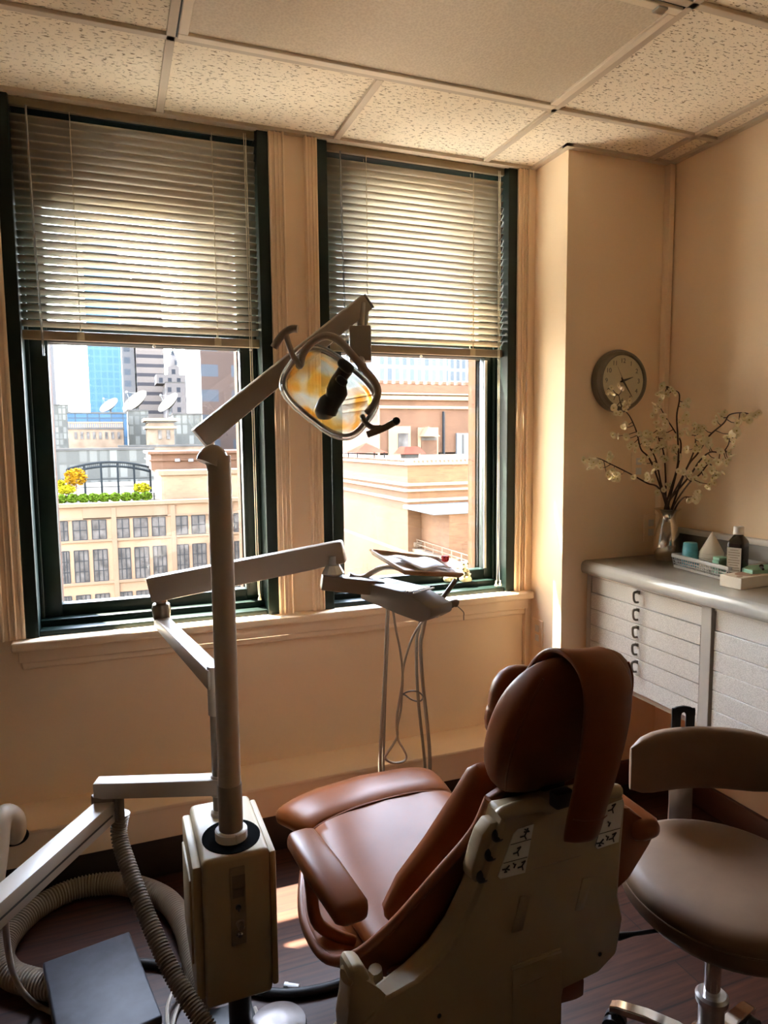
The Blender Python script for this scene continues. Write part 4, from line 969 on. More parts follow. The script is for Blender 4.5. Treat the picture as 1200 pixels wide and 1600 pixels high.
# armrests
for s in (-1, 1):
    p0, p1 = ((.228, .612), (-.062, .598)) if s < 0 else ((.13, .655), (-.16, .640))
    rows = []
    for f, w, h in ((0, .012, .006), (.02, .026, .014), (.07, .034, .022), (.5, .038, .024), (.93, .036, .023), (.98, .028, .016), (1, .014, .006)):
        bb = p0[0]+(p1[0]-p0[0])*f; z = p0[1]+(p1[1]-p0[1])*f; ring = []
        for k in range(20):
            t = 2*math.pi*k/20; g = lambda x, e: math.copysign(abs(x)**e, x)
            ring.append(cp_(s*(.334-.010*f)+w*g(math.cos(t), .55), bb, z-.008+h*g(math.sin(t), .7)))
        rows.append(ring)
    b = MB(); b.grid(rows, closed=True); b.bm.verts.ensure_lookup_table(); b._f([b.bm.verts[k] for k in range(20)][::-1]); b._f([b.bm.verts[120+k] for k in range(20)])
    ar = b.build('armrest', M['leather'], CH, smooth=60)
    b = MB(); b.tube(spline([cp_(s*.335, p0[0]-.06, p0[1]-.03), cp_(s*.338, .14, .53), cp_(s*.330, .12, .46), cp_(s*.26, .10, .41)], 6), .013, 10); b.build('armrest_post', M['leather'], ar)
P5 = [on_rear(x, y, 0, lambda a, z: -.135) for x, y in ((960, 1262), (985, 1262), (1006, 1280), (1024, 1300), (1018, 1318), (984, 1374), (960, 1396))]
b = MB(); b.prism(P5, CF*.03, .008); b.build('arm_panel', M['leather'], CH)
# ---- cream back housing
edges = [((790, 1273), (972, 1233)), ((781, 1300), (978, 1256)), ((763, 1350), (972, 1330)), ((743, 1405), (967, 1400)), ((717, 1458), (974, 1436)), ((690, 1497), (964, 1490)), ((650, 1536), (938, 1518)), ((604, 1562), (882, 1545)), ((566, 1600), (872, 1600)), ((552, 1670), (868, 1670)), ((548, 1760), (864, 1760))]
NR = 10
def crow(e, off, ins=0):
    (xa, ya), (xb, yb) = e; r = []
    for i in range(NR+1):
        f = i/NR; f = ins+(1-2*ins)*f; r.append(on_rear(xa+(xb-xa)*f, ya+(yb-ya)*f, off))
    return r
back = [crow(e, 0) for e in edges]
b = MB(); thk = CF*.055
R = [[b.bm.verts.new(p) for p in row] for row in back]; R2 = [[b.bm.verts.new(p+thk*(1 if i < 7 else .8)) for p in row] for i, row in enumerate(back)]
for j in range(len(R)-1):
    for i in range(NR):
        b._f([R[j][i], R[j][i+1], R[j+1][i+1], R[j+1][i]]); b._f([R2[j][i], R2[j+1][i], R2[j+1][i+1], R2[j][i+1]])
    b._f([R[j][0], R[j+1][0], R2[j+1][0], R2[j][0]]); b._f([R[j][NR], R2[j][NR], R2[j+1][NR], R[j+1][NR]])
for i in range(NR): b._f([R[0][i], R2[0][i], R2[0][i+1], R[0][i+1]]); b._f([R[-1][i], R[-1][i+1], R2[-1][i+1], R2[-1][i]])
cov = b.build('back_cover', M['beige'], CH, smooth=50, bevel=.007)
# raised lip along its top
tl = [on_rear(x, y, .004) for x, y in ((788, 1281), (800, 1273), (845, 1262), (858, 1265), (880, 1262), (930, 1248), (955, 1240), (972, 1240))]
b = MB(); b.tube(spline([p+CF*.012 for p in tl], 5), .013, 10); b.build('top_lip', M['beige'], cov, smooth=60)
# recessed and raised mouldings
def strip(name, q, off, m, parent, th=.003):
    P = [on_rear(x, y, off) for x, y in q]; b = MB(); b.prism(P, CF*th, .0008, 1); return b.build(name, m, parent)
strip('moulded_rib', [(814, 1401), (829, 1399), (817, 1454), (800, 1458)], .002, M['beige'], cov, .006)
strip('moulded_rib', [(911, 1373), (927, 1370), (912, 1421), (899, 1424)], .002, M['beige'], cov, .006)
strip('moulded_ledge', [(800, 1510), (877, 1482), (878, 1488), (801, 1517)], .003, M['beige'], cov, .008)
strip('lower_panel', [(801, 1517), (878, 1488), (877, 1640), (800, 1660)], .0012, M['beige'], cov, .004)
strip('moulded_ledge', [(813, 1541), (852, 1527), (853, 1529), (814, 1543)], .003, M['beige'], cov, .006)
strip('panel_gap', [(833, 1358), (908, 1337), (908, 1338), (833, 1359.3)], .0008, M['panel'], cov, .002)
for px, py in ((937, 1491), (686, 1587)):
    p = on_rear(px, py, .001); b = MB(); b.lathe([(.0045, 0), (.0045, .0015), (0, .0015)], p, -CF, 12); b.build('screw_hole', M['ink'], cov)
# printed pictogram plates
def plate(q, lines, figs):
    st_ = strip('pictogram_plate', q, .003, M['sticker'], cov, .002); st_['label'] = 'off white plate with black chair position pictograms'
    for x0, y0, x1, y1 in lines:
        b = MB(); b.tube([on_rear(x0, y0, .0036), on_rear(x1, y1, .0036)], .0007, 5); b.build('plate_rule', M['ink'], st_)
    for cx, cy, kind in figs:
        b = MB(); S = {0: [(-7, 5, 0, 3), (0, 3, 3, -4), (3, -4, 5, -9), (0, 3, 2, 8), (-1, -3, 7, -4), (0, -7, 6, -5)],
                       1: [(-7, 5, -1, 3), (-1, 3, 4, -5), (-1, -3, 5, -6), (0, 3, 1, 8)],
                       2: [(-2, -3, 1, 0), (1, 0, -1, 4), (0, 1, 2, -2)],
                       3: [(-6, 3, 0, 2), (0, 2, 5, 3), (-1, 3, -1, 7), (0, 2, 5, -4), (1, 6, -3, 7)]}[kind]
        for x0, y0, x1, y1 in S: b.tube([on_rear(cx+x0, cy+y0, .0038), on_rear(cx+x1, cy+y1, .0038)], .00135, 6)
        b.build('pictogram', M['ink'], st_)
plate([(810, 1296), (835, 1288), (832, 1300), (821, 1364), (782, 1374), (778, 1370), (802, 1304)], [(798, 1320, 830, 1311), (787, 1349, 824, 1339)], [(820, 1303, 0), (809, 1329, 1), (791, 1356, 3), (816, 1351, 1), (804, 1352, 2)])
plate([(952, 1257), (974, 1249), (975, 1254), (967, 1316), (934, 1327), (930, 1322), (946, 1264)], [(934, 1304, 969, 1294), (947, 1262, 930, 1322)], [(957, 1262, 1), (952, 1287, 2), (938, 1315, 3), (958, 1307, 1), (949, 1309, 2)])
# side flange with black knobs
def flange_b(a, z): return plane_b(a, z)+.012
fl = [(779, 1284), (767, 1287), (755, 1304), (747, 1330), (737, 1362), (737, 1374), (744, 1380), (756, 1374), (766, 1350), (784, 1300)]
b = MB(); b.prism([on_rear(x, y, 0, flange_b) for x, y in fl], CF*.030, .003); flg = b.build('control_flange', M['beige'], CH)
for px, py in ((776, 1303), (765, 1333), (752, 1367)):
    b = MB(); p = on_rear(px, py, .0, flange_b); b.ball(p-CF*.002, .011, .009, .012, n=12, m=8, e=.6); b.build('position_button', M['black'], flg)
# hinge bracket bottom left, in one sweep with the cover
hp_ = [on_rear(x, y, -.002) for x, y in ((546, 1520), (555, 1511), (571, 1512), (580, 1527), (585, 1550), (596, 1561), (606, 1563), (606, 1660), (540, 1660), (541, 1610), (546, 1580))]
b = MB(); b.prism(hp_, CF*.050, .010, 3); hk = b.build('hinge_arm', M['beige'], CH, smooth=50)
p = on_rear(547, 1536, .0); b = MB(); b.lathe([(.017, 0), (.017, .006), (.012, .010), (0, .010)], p+CF*.02+CR*.006, -CR-CF*.25, 20); b.build('hinge_cap', M['beige2'], hk)
p0, p1 = on_rear(586, 1514, 0, lambda a, z: plane_b(a, z)+.075), on_rear(593, 1562, 0, lambda a, z: plane_b(a, z)+.06)
b = MB(); b.cyl(p0, p1, .013, n=14); b.build('hinge_tube', M['beige2'], hk)
# base
b = MB(); b.beam(cp_(0, -.03, .33), cp_(0, .40, .345), .26, .05, .01); b.build('seat_frame', M['black'], CH)
b = MB(); b.lathe([(.10, .02), (.11, .06), (.09, .12), (.085, .32)], cp_(0, .16, 0), n=28); b.build('lift_column', M['beige2'], CH)
b = MB(); b.prism([cp_(.22*math.cos(t)*1.0, .16+.34*math.sin(t), 0) for t in [2*math.pi*k/36 for k in range(36)]], (0, 0, .035), .008); b.build('base_plate', M['beige'], CH)
b = MB(); b.lathe([(.012, 0), (.075, .0), (.075, .02), (.040, .07), (.012, .082)], on_rear(556, 1652, 0, lambda a, z: .02), n=24); b.build('base_skirt', M['beige2'], CH)
# headrest, its pillow, the folded cover strap and the black stem
HZ0, HZ1 = .834, 1.115
N = 11
WW = [.080, .104, .117, .126, .131, .134, .134, .132, .127, .118, .102, .070]
TT = [.016, .032, .042, .048, .051, .052, .052, .051, .048, .042, .032, .012]
def hb(f): return -.205-.117*f
rows = []
for j in range(N+1):
    f = j/N; z = HZ0+(HZ1-HZ0)*f; w, t_ = WW[j], TT[j]; ring = []
    for k in range(40):
        t = 2*math.pi*k/40; g = lambda x, e: math.copysign(abs(x)**e, x)
        x = w*g(math.cos(t), .5); y = t_*g(math.sin(t), .5); ring.append(cp_(-.006+x, hb(f)+y*(1 if y > 0 else .8)+.022*(x/w)**2, z+.1*y))
    rows.append(ring)
b = MB(); b.grid(rows, closed=True); b.bm.verts.ensure_lookup_table(); b._f([b.bm.verts[k] for k in range(40)][::-1]); b._f([b.bm.verts[N*40+k] for k in range(40)])
hr = b.build('headrest', M['leather'], CH, smooth=60, sub=1)
b = MB(); q = [rows[j][17] for j in range(1, N)]; q2 = [rows[j][39] for j in range(1, N)]
P1 = [rows[j][24] for j in range(1, N)]; P2 = [rows[j][36] for j in range(1, N)]
for P_i in (P1, P2):
    b = MB(); b.tube(spline([p+CF*.0008 for p in P_i], 4), .0022, 7); b.build('piping', M['leather'], hr)
b = MB(); b.ball(cp_(-.062, -.195, 1.000), .055, .034, .070, (CR, CF, CU), e=.85); b.ball(cp_(.040, -.195, 1.000), .055, .034, .070, (CR, CF, CU), e=.85); b.ball(cp_(-.075, -.188, .975), .045, .030, .045, (CR, CF, CU), e=.85); b.build('neck_pillow', M['leather'], hr, smooth=60)
# strap: over the top, then hanging down the back
prof = [(-.215, 1.04, .048), (-.252, 1.092, .050), (-.292, 1.122, .051), (-.338, 1.123, .051), (-.376, 1.094, .050), (-.380, 1.04, .048), (-.368, .97, .045), (-.354, .91, .042), (-.340, .86, .039), (-.326, .796, .038)]
rows = [[cp_(-.016-max(0, 1.08-z)*.018+hw*u, bb-.004*(1-u*u)+(.006 if abs(u) > .9 else 0), z-.006*u) for u in (-1, -.93, -.5, 0, .5, .93, 1)] for bb, z, hw in prof]
b = MB(); b.grid(rows); hs = b.build('headrest_strap', M['leather'], CH, solid=.009, offs=0, sub=2, smooth=180)
b = MB(); q = rows[-2]; b.tube([p+CF*-.0075-CU*.012 for p in q[1:-1]], .0010, 6); b.build('stitching', M['piping'], hs)
b = MB(); b.obox(cp_(-.012, -.262, .842), (CR, CF, CU), (.020, .012, .014), .004); b.beam(cp_(-.01, -.232, .846), cp_(-.01, -.225, .90), .05, .018, .004, up=CF); b.build('headrest_stem', M['black'], CH)
P4 = [on_rear(x, y, 0, lambda a, z: plane_b(a, z)+.10) for x, y in ((874, 1528), (908, 1520), (914, 1532), (913, 1556), (900, 1563), (874, 1570))]
b = MB(); b.prism(P4, CF*.03, .006); b.build('seat_flap', M['leather'], CH)

# ================================================================== operator stool
SX, SY = 1.23, 1.125
ST = thing('stool', 'tan upholstered operator stool with curved backrest and polished star base', 'stool', (SX, SY, 0))
sv = V((.36, .93, 0)).normalized(); sr_ = V((sv.y, -sv.x, 0))
b = MB(); b.lathe([(.02, -.068), (.15, -.066), (.195, -.056), (.214, -.036), (.217, -.018), (.212, -.006), (.214, .002), (.208, .018), (.18, .032), (.11, .038), (.0, .036)], (SX, SY, .470), n=56)
for v in b.bm.verts:
    q = V((v.co.x-SX, v.co.y-SY, 0)); f = q.dot(sv)/.21; g = q.dot(sr_)/.21
    v.co.x += sv.x*.036*f+sr_.x*.012; v.co.y += sv.y*.036*f+sr_.y*.012; v.co.z += -.012*f*abs(f)*(1 if f < 0 else .3)+.006*g*g
st_ = b.build('seat', M['stoolv'], ST, smooth=60)
b = MB(); b.tube([(SX+math.cos(t)*.2165, SY+math.sin(t)*.2165, .465) for t in [2*math.pi*k/56 for k in range(56)]], .0022, 6, closed=True)
for v in b.bm.verts:
    q = V((v.co.x-SX, v.co.y-SY, 0)); f = q.dot(sv)/.21; g = q.dot(sr_)/.21
    v.co.x += sv.x*.036*f+sr_.x*.012; v.co.y += sv.y*.036*f+sr_.y*.012; v.co.z += -.012*f*abs(f)*(1 if f < 0 else .3)+.006*g*g
b.build('seat_piping', M['stoolv'], st_)
b = MB(); b.cyl((SX, SY, .08), (SX, SY, .40), .0175, n=22); b.build('gas_column', M['chrome'], ST)
b = MB(); b.lathe([(.028, .06), (.028, .178), (.035, .181), (.036, .196), (.030, .202), (.022, .202)], (SX, SY, 0), n=26); b.build('column_sleeve', M['steel'], ST)
b = MB(); b.box(SX-.07, SX+.07, SY-.05, SY+.05, .378, .396, .004); b.build('seat_plate', M['black'], ST)
# backrest: curved pad on a slotted black bracket
BC = V((1.425, 1.378, 0)); rows = []
Wb = .200
for j in range(13):
    f = -1+2*j/12; x = Wb*f; cv = -.050*f*f     # ends curve towards the sitter
    h = .082*(1-abs(f)**6*.32); t_ = .027*(1-abs(f)**8*.7); ring = []; zc = .622-.006*f*f
    for k in range(24):
        t = 2*math.pi*k/24; g = lambda q, e: math.copysign(abs(q)**e, q)
        ring.append(BC+sr_*x+sv*(cv+t_*g(math.cos(t), .6))+CU*(zc+h*g(math.sin(t), .62)))
    rows.append(ring)
b = MB(); b.grid(rows, closed=True); b.bm.verts.ensure_lookup_table(); b._f([b.bm.verts[k] for k in range(24)][::-1]); b._f([b.bm.verts[12*24+k] for k in range(24)]); b.build('backrest', M['stoolv'], ST, smooth=60)
pt = BC+sv*.034
b = MB()
for s in (-1, 1): b.obox(pt+sr_*(s*.019-.030)+CU*.665, (sr_, sv, CU), (.0125, .003, .08), .002)
poly = [pt+sr_*(-.030+x)+CU*z for x, z in ((-.0315, .725), (-.0315, .741), (-.018, .748), (0, .751), (.018, .748), (.0315, .741), (.0315, .725), (.0068, .725), (.005, .731), (0, .734), (-.005, .731), (-.0068, .725))]
b.prism([p-sv*.003 for p in poly], sv*.006); b.build('back_bracket', M['black'], ST)
b = MB(); b.beam(pt-sr_*.030+CU*.36, pt-sr_*.030+CU*.62, .064, .008, .002, up=sv); b.beam(pt-sr_*.030+CU*.372, V((SX, SY, .385)), .04, .008, .002); b.build('back_post', M['steel'], ST)
tip0 = at(953, 1566, 2, .078)
a0 = math.atan2(tip0.y-SY, tip0.x-SX)
for a in (a0, math.radians(15), math.radians(-75), math.radians(205)):
    d = V((math.cos(a), math.sin(a), 0)); o = V((SX, SY, 0)); R_ = (V((tip0.x-SX, tip0.y-SY, 0)).length)
    prof = [(.02, .072, .020), (.07, .086, .019), (.14, .090, .017), (R_-.02, .084, .015), (R_, .076, .013)]
    if a > 0 and a < .5: R_ -= .04; prof = [(.02, .072, .020), (.05, .086, .019), (.10, .088, .018), (R_-.02, .084, .017), (R_, .076, .015)]
    b = MB(); rows = []
    for r_, z, w in prof:
        s_ = V((-d.y, d.x, 0)); c = o+d*r_
        rows.append([c+s_*w+CU*z, c-s_*w+CU*z, c-s_*w*.8+CU*(z-.022), c+s_*w*.8+CU*(z-.022)])
    b.grid(rows, closed=True); b.bm.verts.ensure_lookup_table(); b._f([b.bm.verts[i] for i in range(4)]); b._f([b.bm.verts[16+i] for i in range(4)]); lg = b.build('base_leg', M['chrome'], ST, smooth=30, bevel=.003)
    b = MB(); c = o+d*(R_-.012); s_ = V((-d.y, d.x, 0))
    for s in (-1, 1): b.cyl(c+s_*(s*.006)+CU*.026, c+s_*(s*.022)+CU*.026, .026, n=18)
    b.cyl(c+CU*.03, c+CU*.075, .007, n=10); b.build('caster', M['black'], lg)
b = MB(); b.lathe([(.03, .055), (.042, .06), (.042, .10), (.032, .108)], (SX, SY, 0), n=24); b.build('base_hub', M['chrome'], ST)
b = MB(); b.tube([V((SX, SY, .383))+(-sr_*.05-sv*.02), V((SX, SY, .378))+(-sr_*.20-sv*.04), V((SX, SY, .376))+(-sr_*.235-sv*.045)], [.005, .005, .009], 10); b.build('height_lever', M['black'], ST)
# ================================================================== wall cabinet with shallow drawers
CX = 1.775; CZ0, CZ1 = .508, .932; Y_a, Y_m0, Y_m1, Y_b = 2.317, 1.717, 1.672, .60
KB = thing('drawer_cabinet', 'white speckled wall cabinet of six shallow drawers, beside the corner pier', 'cabinet', (1.95, 2.0, CZ0))
b = MB(); b.box(CX+.012, RX, Y_m0+.001, Y_a, CZ0, CZ1); b.build('carcass', M['post2'], KB, smooth=0)
b = MB(); b.box(CX-.004, CX+.02, 2.292, Y_a, CZ0, CZ1, .0015, 1); b.build('end_post', M['post'], KB)
b = MB(); b.box(CX-.003, CX+.02, Y_m0+.001, 2.292, .923, CZ1, .001, 1); b.build('top_rail', M['post2'], KB)
pz = .0652
def drawer(y0, y1, k, parent, handle):
    z1 = .9215-k*pz; z0 = z1-pz+.0025
    if k == 5 and handle: z0 -= .001
    b = MB(); b.box(CX-.005+(.004 if k == 0 else 0), CX+.014, y0+.002, y1-.002, z0, z1, .0012, 1); d = b.build('drawer', M['drawer'], parent)
    if handle:
        hy = 2.018-.0045*0; zc = (z0+z1)/2+.004
        b = MB(); b.tube(spline([(CX-.004, hy, zc+.017), (CX-.020, hy, zc+.018), (CX-.026, hy, zc+.013), (CX-.025, hy, zc-.006), (CX-.018, hy, zc-.018), (CX-.004, hy, zc-.020)], 4), [.0050]*8+[.0046, .0044, .0042, .0042, .0044, .0042, .0042, .0042, .0042, .0042, .0042, .0042, .0042], 10)
        b.box(CX-.007, CX-.003, hy-.009, hy+.009, zc+.010, zc+.024, .0015, 1); b.build('drawer_handle', M['nickel'], d)
    return d
for k in range(6): drawer(Y_m0+.004, 2.290, k, KB, k < 5)
K2 = thing('drawer_cabinet', 'white speckled wall cabinet right of the handled drawers, reaching the right picture edge', 'cabinet', (1.95, 1.1, CZ0))
b = MB(); b.box(CX+.012, RX, Y_b, Y_m0-.001, CZ0, CZ1); b.build('carcass', M['post2'], K2, smooth=0)
b = MB(); b.box(CX-.012, CX+.02, Y_m1+.002, Y_m0-.001, CZ0-.0, CZ1, .0015, 1); b.build('post', M['post'], K2)
b = MB(); b.box(CX-.003, CX+.02, Y_b, Y_m1, .9195, CZ1, .001, 1); b.build('top_rail', M['post2'], K2)
for k in range(6):
    d = drawer(1.14, Y_m1-.003, k, K2, False)
b = MB(); b.box(CX-.003, CX+.02, Y_b, 1.138, CZ0, .9195, .001, 1); b.build('side_panel', M['post'], K2)
CT = .985
b = MB(); prof = [(CX-.030, CZ1+.004), (CX-.036, CZ1+.016), (CX-.036, CT-.018), (CX-.030, CT-.006), (CX-.018, CT), (RX, CT), (RX, CZ1+.001), (CX-.02, CZ1+.001)]
b.prism([V((x, Y_a, z)) for x, z in prof], (0, Y_b-Y_a, 0), .002, 1); o = b.build('countertop', M['counter'], None, smooth=50)
tag(o, 'glossy grey countertop with rounded front edge running along the right wall', 'countertop')
BS = thing('backsplash', 'dark grey backsplash strip with pale cap along the right wall behind the basket', 'backsplash', (2.13, 1.4, CT))
b = MB(); b.box(2.124, RX+.001, Y_b, 2.20, CT, 1.090); b.build('panel', M['splash'], BS)
b = MB(); b.box(2.112, RX+.001, Y_b, 2.205, 1.090, 1.112, .004); b.build('cap', M['post2'], BS)

# ---- wall clock
ck = V((1.893, 2.318, 1.697)); n2 = V((0, -1, 0))
CL = thing('wall_clock', 'round wall clock with dark rim showing about twenty four past two', 'clock', ck)
b = MB(); b.lathe([(.112, .0), (.123, .004), (.125, .018), (.121, .030), (.118, .032), (.117, .040), (.113, .046), (.106, .049), (.101, .047), (.099, .030), (.02, .030), (.0, .030)], ck, n2, 64); b.build('case', M['clockcase'], CL, smooth=30)
fyc = ck.y-.0395
b = MB(); b.cyl((ck.x, ck.y-.030, ck.z), (ck.x, fyc, ck.z), .100, n=64); b.build('dial', M['clockface'], CL)
for h in range(1, 13):
    cu = bpy.data.curves.new('numeral', 'FONT'); cu.body = str(h); cu.size = .0255; cu.align_x = 'CENTER'; cu.align_y = 'CENTER'; cu.extrude = .0003
    to = bpy.data.objects.new('t', cu); COL.objects.link(to); bpy.context.view_layer.update()
    me = bpy.data.meshes.new_from_object(to.evaluated_get(bpy.context.evaluated_depsgraph_get())); bpy.data.objects.remove(to)
    a = math.radians(30*h); c = V((ck.x+.078*math.sin(a), fyc-.0005, ck.z+.078*math.cos(a)))
    me.transform(Matrix.Translation(c-ck) @ Matrix.Rotation(math.pi/2, 4, 'X')); me.materials.clear(); me.materials.append(M['ink']); me.name = 'numeral'
    o = bpy.data.objects.new('numeral', me); COL.objects.link(o); o.parent = CL; LOC[o.name] = ck.copy()
def hand(name, deg, L_, tail, w, y):
    a = math.radians(deg); d = V((math.sin(a), 0, math.cos(a))); s_ = V((d.z, 0, -d.x)); c = V((ck.x, fyc-y, ck.z))
    b = MB(); b.prism([c-d*tail-s_*w*.7, c+s_*w*-1.0, c+d*L_*.25-s_*w, c+d*L_-s_*w*.2, c+d*L_+s_*w*.2, c+d*L_*.25+s_*w, c+s_*w, c-d*tail+s_*w*.7], (0, -.0008, 0)); b.build(name, M['ink'], CL)
hand('hour_hand', 72, .052, .014, .0042, .002); hand('minute_hand', 144, .078, .016, .0036, .0035); hand('second_hand', 331, .062, .02, .0009, .005)
b = MB(); b.lathe([(.005, 0), (.005, .007), (0, .0075)], (ck.x, fyc, ck.z), n2, 16); b.build('hub', M['ink'], CL)
b = MB(); b.cyl((ck.x, ck.y-.0465, ck.z), (ck.x, ck.y-.0475, ck.z), .1005, n=64); b.build('lens', M['glass'], CL)

# ---- outlets
def outlet(name, label, c, nrm, side):
    t = thing(name, label, 'outlet', c); n3, s_ = V(nrm), V(side); b = MB(); b.obox(c+n3*.003, (s_, V((0, 0, 1)), n3), (.036, .058, .003), .0015); b.build('cover_plate', M['trim'], t)
    b = MB()
    for dz in (-.02, .02): b.obox(c+V((0, 0, dz))+n3*.0065, (s_, V((0, 0, 1)), n3), (.014, .014, .001), .0008, 1)
    b.build('socket', M['white'], t)
outlet('wall_outlet', 'painted over outlet plate low on the pier side, half in sunlight', V((1.65, 2.478, .655)), (-1, 0, 0), (0, 1, 0))
outlet('wall_outlet', 'painted switch plate on the pier front, hidden among the left blossom branches', V((2.012, 2.318, 1.357)), (0, -1, 0), (1, 0, 0))
outlet('wall_outlet', 'outlet plate low on the pier front, directly behind the silver vase', V((2.085, 2.318, 1.10)), (0, -1, 0), (1, 0, 0))

# ---- vase with blossom branches
vz = CT; vc = V((2.052, 2.185, vz))
b = MB(); pr = [(.0, .001), (.038, .001), (.042, .006), (.050, .035), (.053, .062), (.050, .092), (.041, .125), (.032, .155), (.029, .172), (.033, .188), (.044, .200), (.051, .205), (.052, .207), (.048, .206), (.034, .196), (.024, .17), (.02, .14), (0, .13)]
b.lathe(pr, vc, n=48); o = b.build('vase', M['mercury'], None, smooth=60); tag(o, 'silver mercury glass vase with flared rim on the grey countertop', 'vase')
def petal_mesh(i):
    random.seed(100+i); b = MB(); b.mi = 0; np_ = 5
    for layer, (cnt, rad, lift) in enumerate(((5, .0150, .004), (4, .0095, .006))):
        for k in range(cnt):
            a = 2*math.pi*k/cnt+layer*.5+random.uniform(-.15, .15); d = V((math.cos(a), math.sin(a), 0)); s_ = V((-d.y, d.x, 0)); r = rad*random.uniform(.85, 1.12)
            g = []
            for f, w, z in ((.08, .18, 0), (.45, .50, .25), (.80, .52, .62), (1.0, .26, 1.0)):
                g.append([d*r*f+s_*(u*w*r)+V((0, 0, lift*z+.0022*abs(u)*z)) for u in (-1, 0, 1)])
            b.grid(g)
    b.mi = 1; b.ball((0, 0, .0025), .0032, .0032, .0028, n=8, m=5)
    me = bpy.data.meshes.new('blossom'); b.bm.to_mesh(me); b.bm.free(); me.materials.append(M['petal']); me.materials.append(M['pistil'])
    me.polygons.foreach_set('use_smooth', [True]*len(me.polygons)); return me
PM = [petal_mesh(i) for i in range(5)]
top = vc+V((0, 0, .19))
def cpx(x, y): return 880+x/3.75, 560+y/3.75
def br_pt(x, y, yl, xr):
    px, py = cpx(x, y); p = at(px, py, 1, yl)
    if p.x > xr: p = at(px, py, 0, xr)
    return p
BR = [
 ('blossom branch reaching far left, lowest on that side', [(560, 760), (490, 730), (400, 680), (300, 630), (200, 585), (135, 600)], 2.12, 2.05, [(130, 600), (165, 620), (190, 600), (235, 640), (245, 685), (280, 580), (290, 660), (300, 710), (430, 695), (480, 710), (325, 680)]),
 ('blossom branch whose tip crosses the lower rim of the clock', [(545, 680), (500, 580), (455, 530), (430, 430), (390, 340), (345, 285), (325, 215)], 2.16, 2.05, [(285, 175), (330, 185), (275, 205), (300, 275), (325, 330), (360, 280), (385, 275), (340, 410), (350, 465), (385, 520), (440, 450), (460, 440), (370, 385), (330, 455), (400, 500)]),
 ('blossom branch leaning left below the clock with dense flowers', [(575, 740), (545, 600), (505, 520), (470, 480)], 2.13, 2.05, [(480, 500), (500, 520), (450, 580), (425, 510), (520, 620), (510, 660), (495, 560), (540, 520), (470, 620), (545, 790)]),
 ('upright blossom branch left of centre ending below the corner conduit', [(600, 700), (590, 560), (560, 470), (545, 400)], 2.15, 2.06, [(540, 400), (520, 440), (560, 440), (590, 460), (550, 540), (600, 590), (615, 760), (580, 580), (530, 470), (605, 520)]),
 ('blossom branch bending left to the tip beside the corner conduit', [(670, 640), (690, 500), (655, 430), (610, 360), (570, 290)], 2.10, 2.05, [(540, 280), (560, 310), (575, 345), (555, 275), (600, 440), (640, 470), (690, 440), (655, 580), (575, 400), (620, 540)]),
 ('tallest blossom branch, hooked over at its top in front of the conduit', [(668, 640), (672, 480), (665, 340), (680, 250), (678, 205), (655, 188), (610, 165)], 2.06, 2.04, [(590, 155), (620, 180), (600, 205), (585, 220), (640, 190), (720, 250), (690, 270), (715, 360), (735, 365), (665, 375)]),
 ('blossom branch arching farthest right along the wall', [(720, 650), (790, 555), (855, 455), (940, 380), (975, 330), (1050, 318), (1105, 330)], 2.10, 2.03, [(1110, 330), (1080, 340), (1040, 360), (1015, 380), (900, 340), (935, 345), (885, 350), (1000, 440), (1035, 435), (1060, 335), (840, 415)]),
 ('blossom branch spreading right with flowers level with its middle', [(740, 690), (800, 600), (860, 550), (930, 550), (965, 510), (975, 470)], 2.08, 2.02, [(985, 460), (1010, 490), (960, 450), (945, 590), (970, 570), (900, 580), (920, 610), (870, 500), (830, 490), (890, 530), (980, 590), (1030, 450)]),
 ('dense blossom branch right of centre below the arching one', [(700, 690), (760, 560), (775, 480), (765, 420)], 2.02, 2.00, [(740, 430), (785, 410), (700, 430), (760, 470), (800, 520), (830, 470), (790, 430), (720, 540), (750, 400), (770, 540)]),
 ('blossom branch low on the right with drooping flowers', [(730, 740), (800, 680), (850, 620), (880, 640)], 2.00, 2.00, [(890, 670), (865, 730), (880, 690), (840, 600), (820, 630), (760, 700), (730, 690), (800, 700), (850, 660), (710, 670)]),
 ('shortest blossom branch, lowest on the right above the cone cups', [(700, 820), (745, 812), (775, 812)], 2.02, 2.00, [(765, 800), (790, 810), (760, 830), (740, 825), (780, 835)])]
random.seed(21)
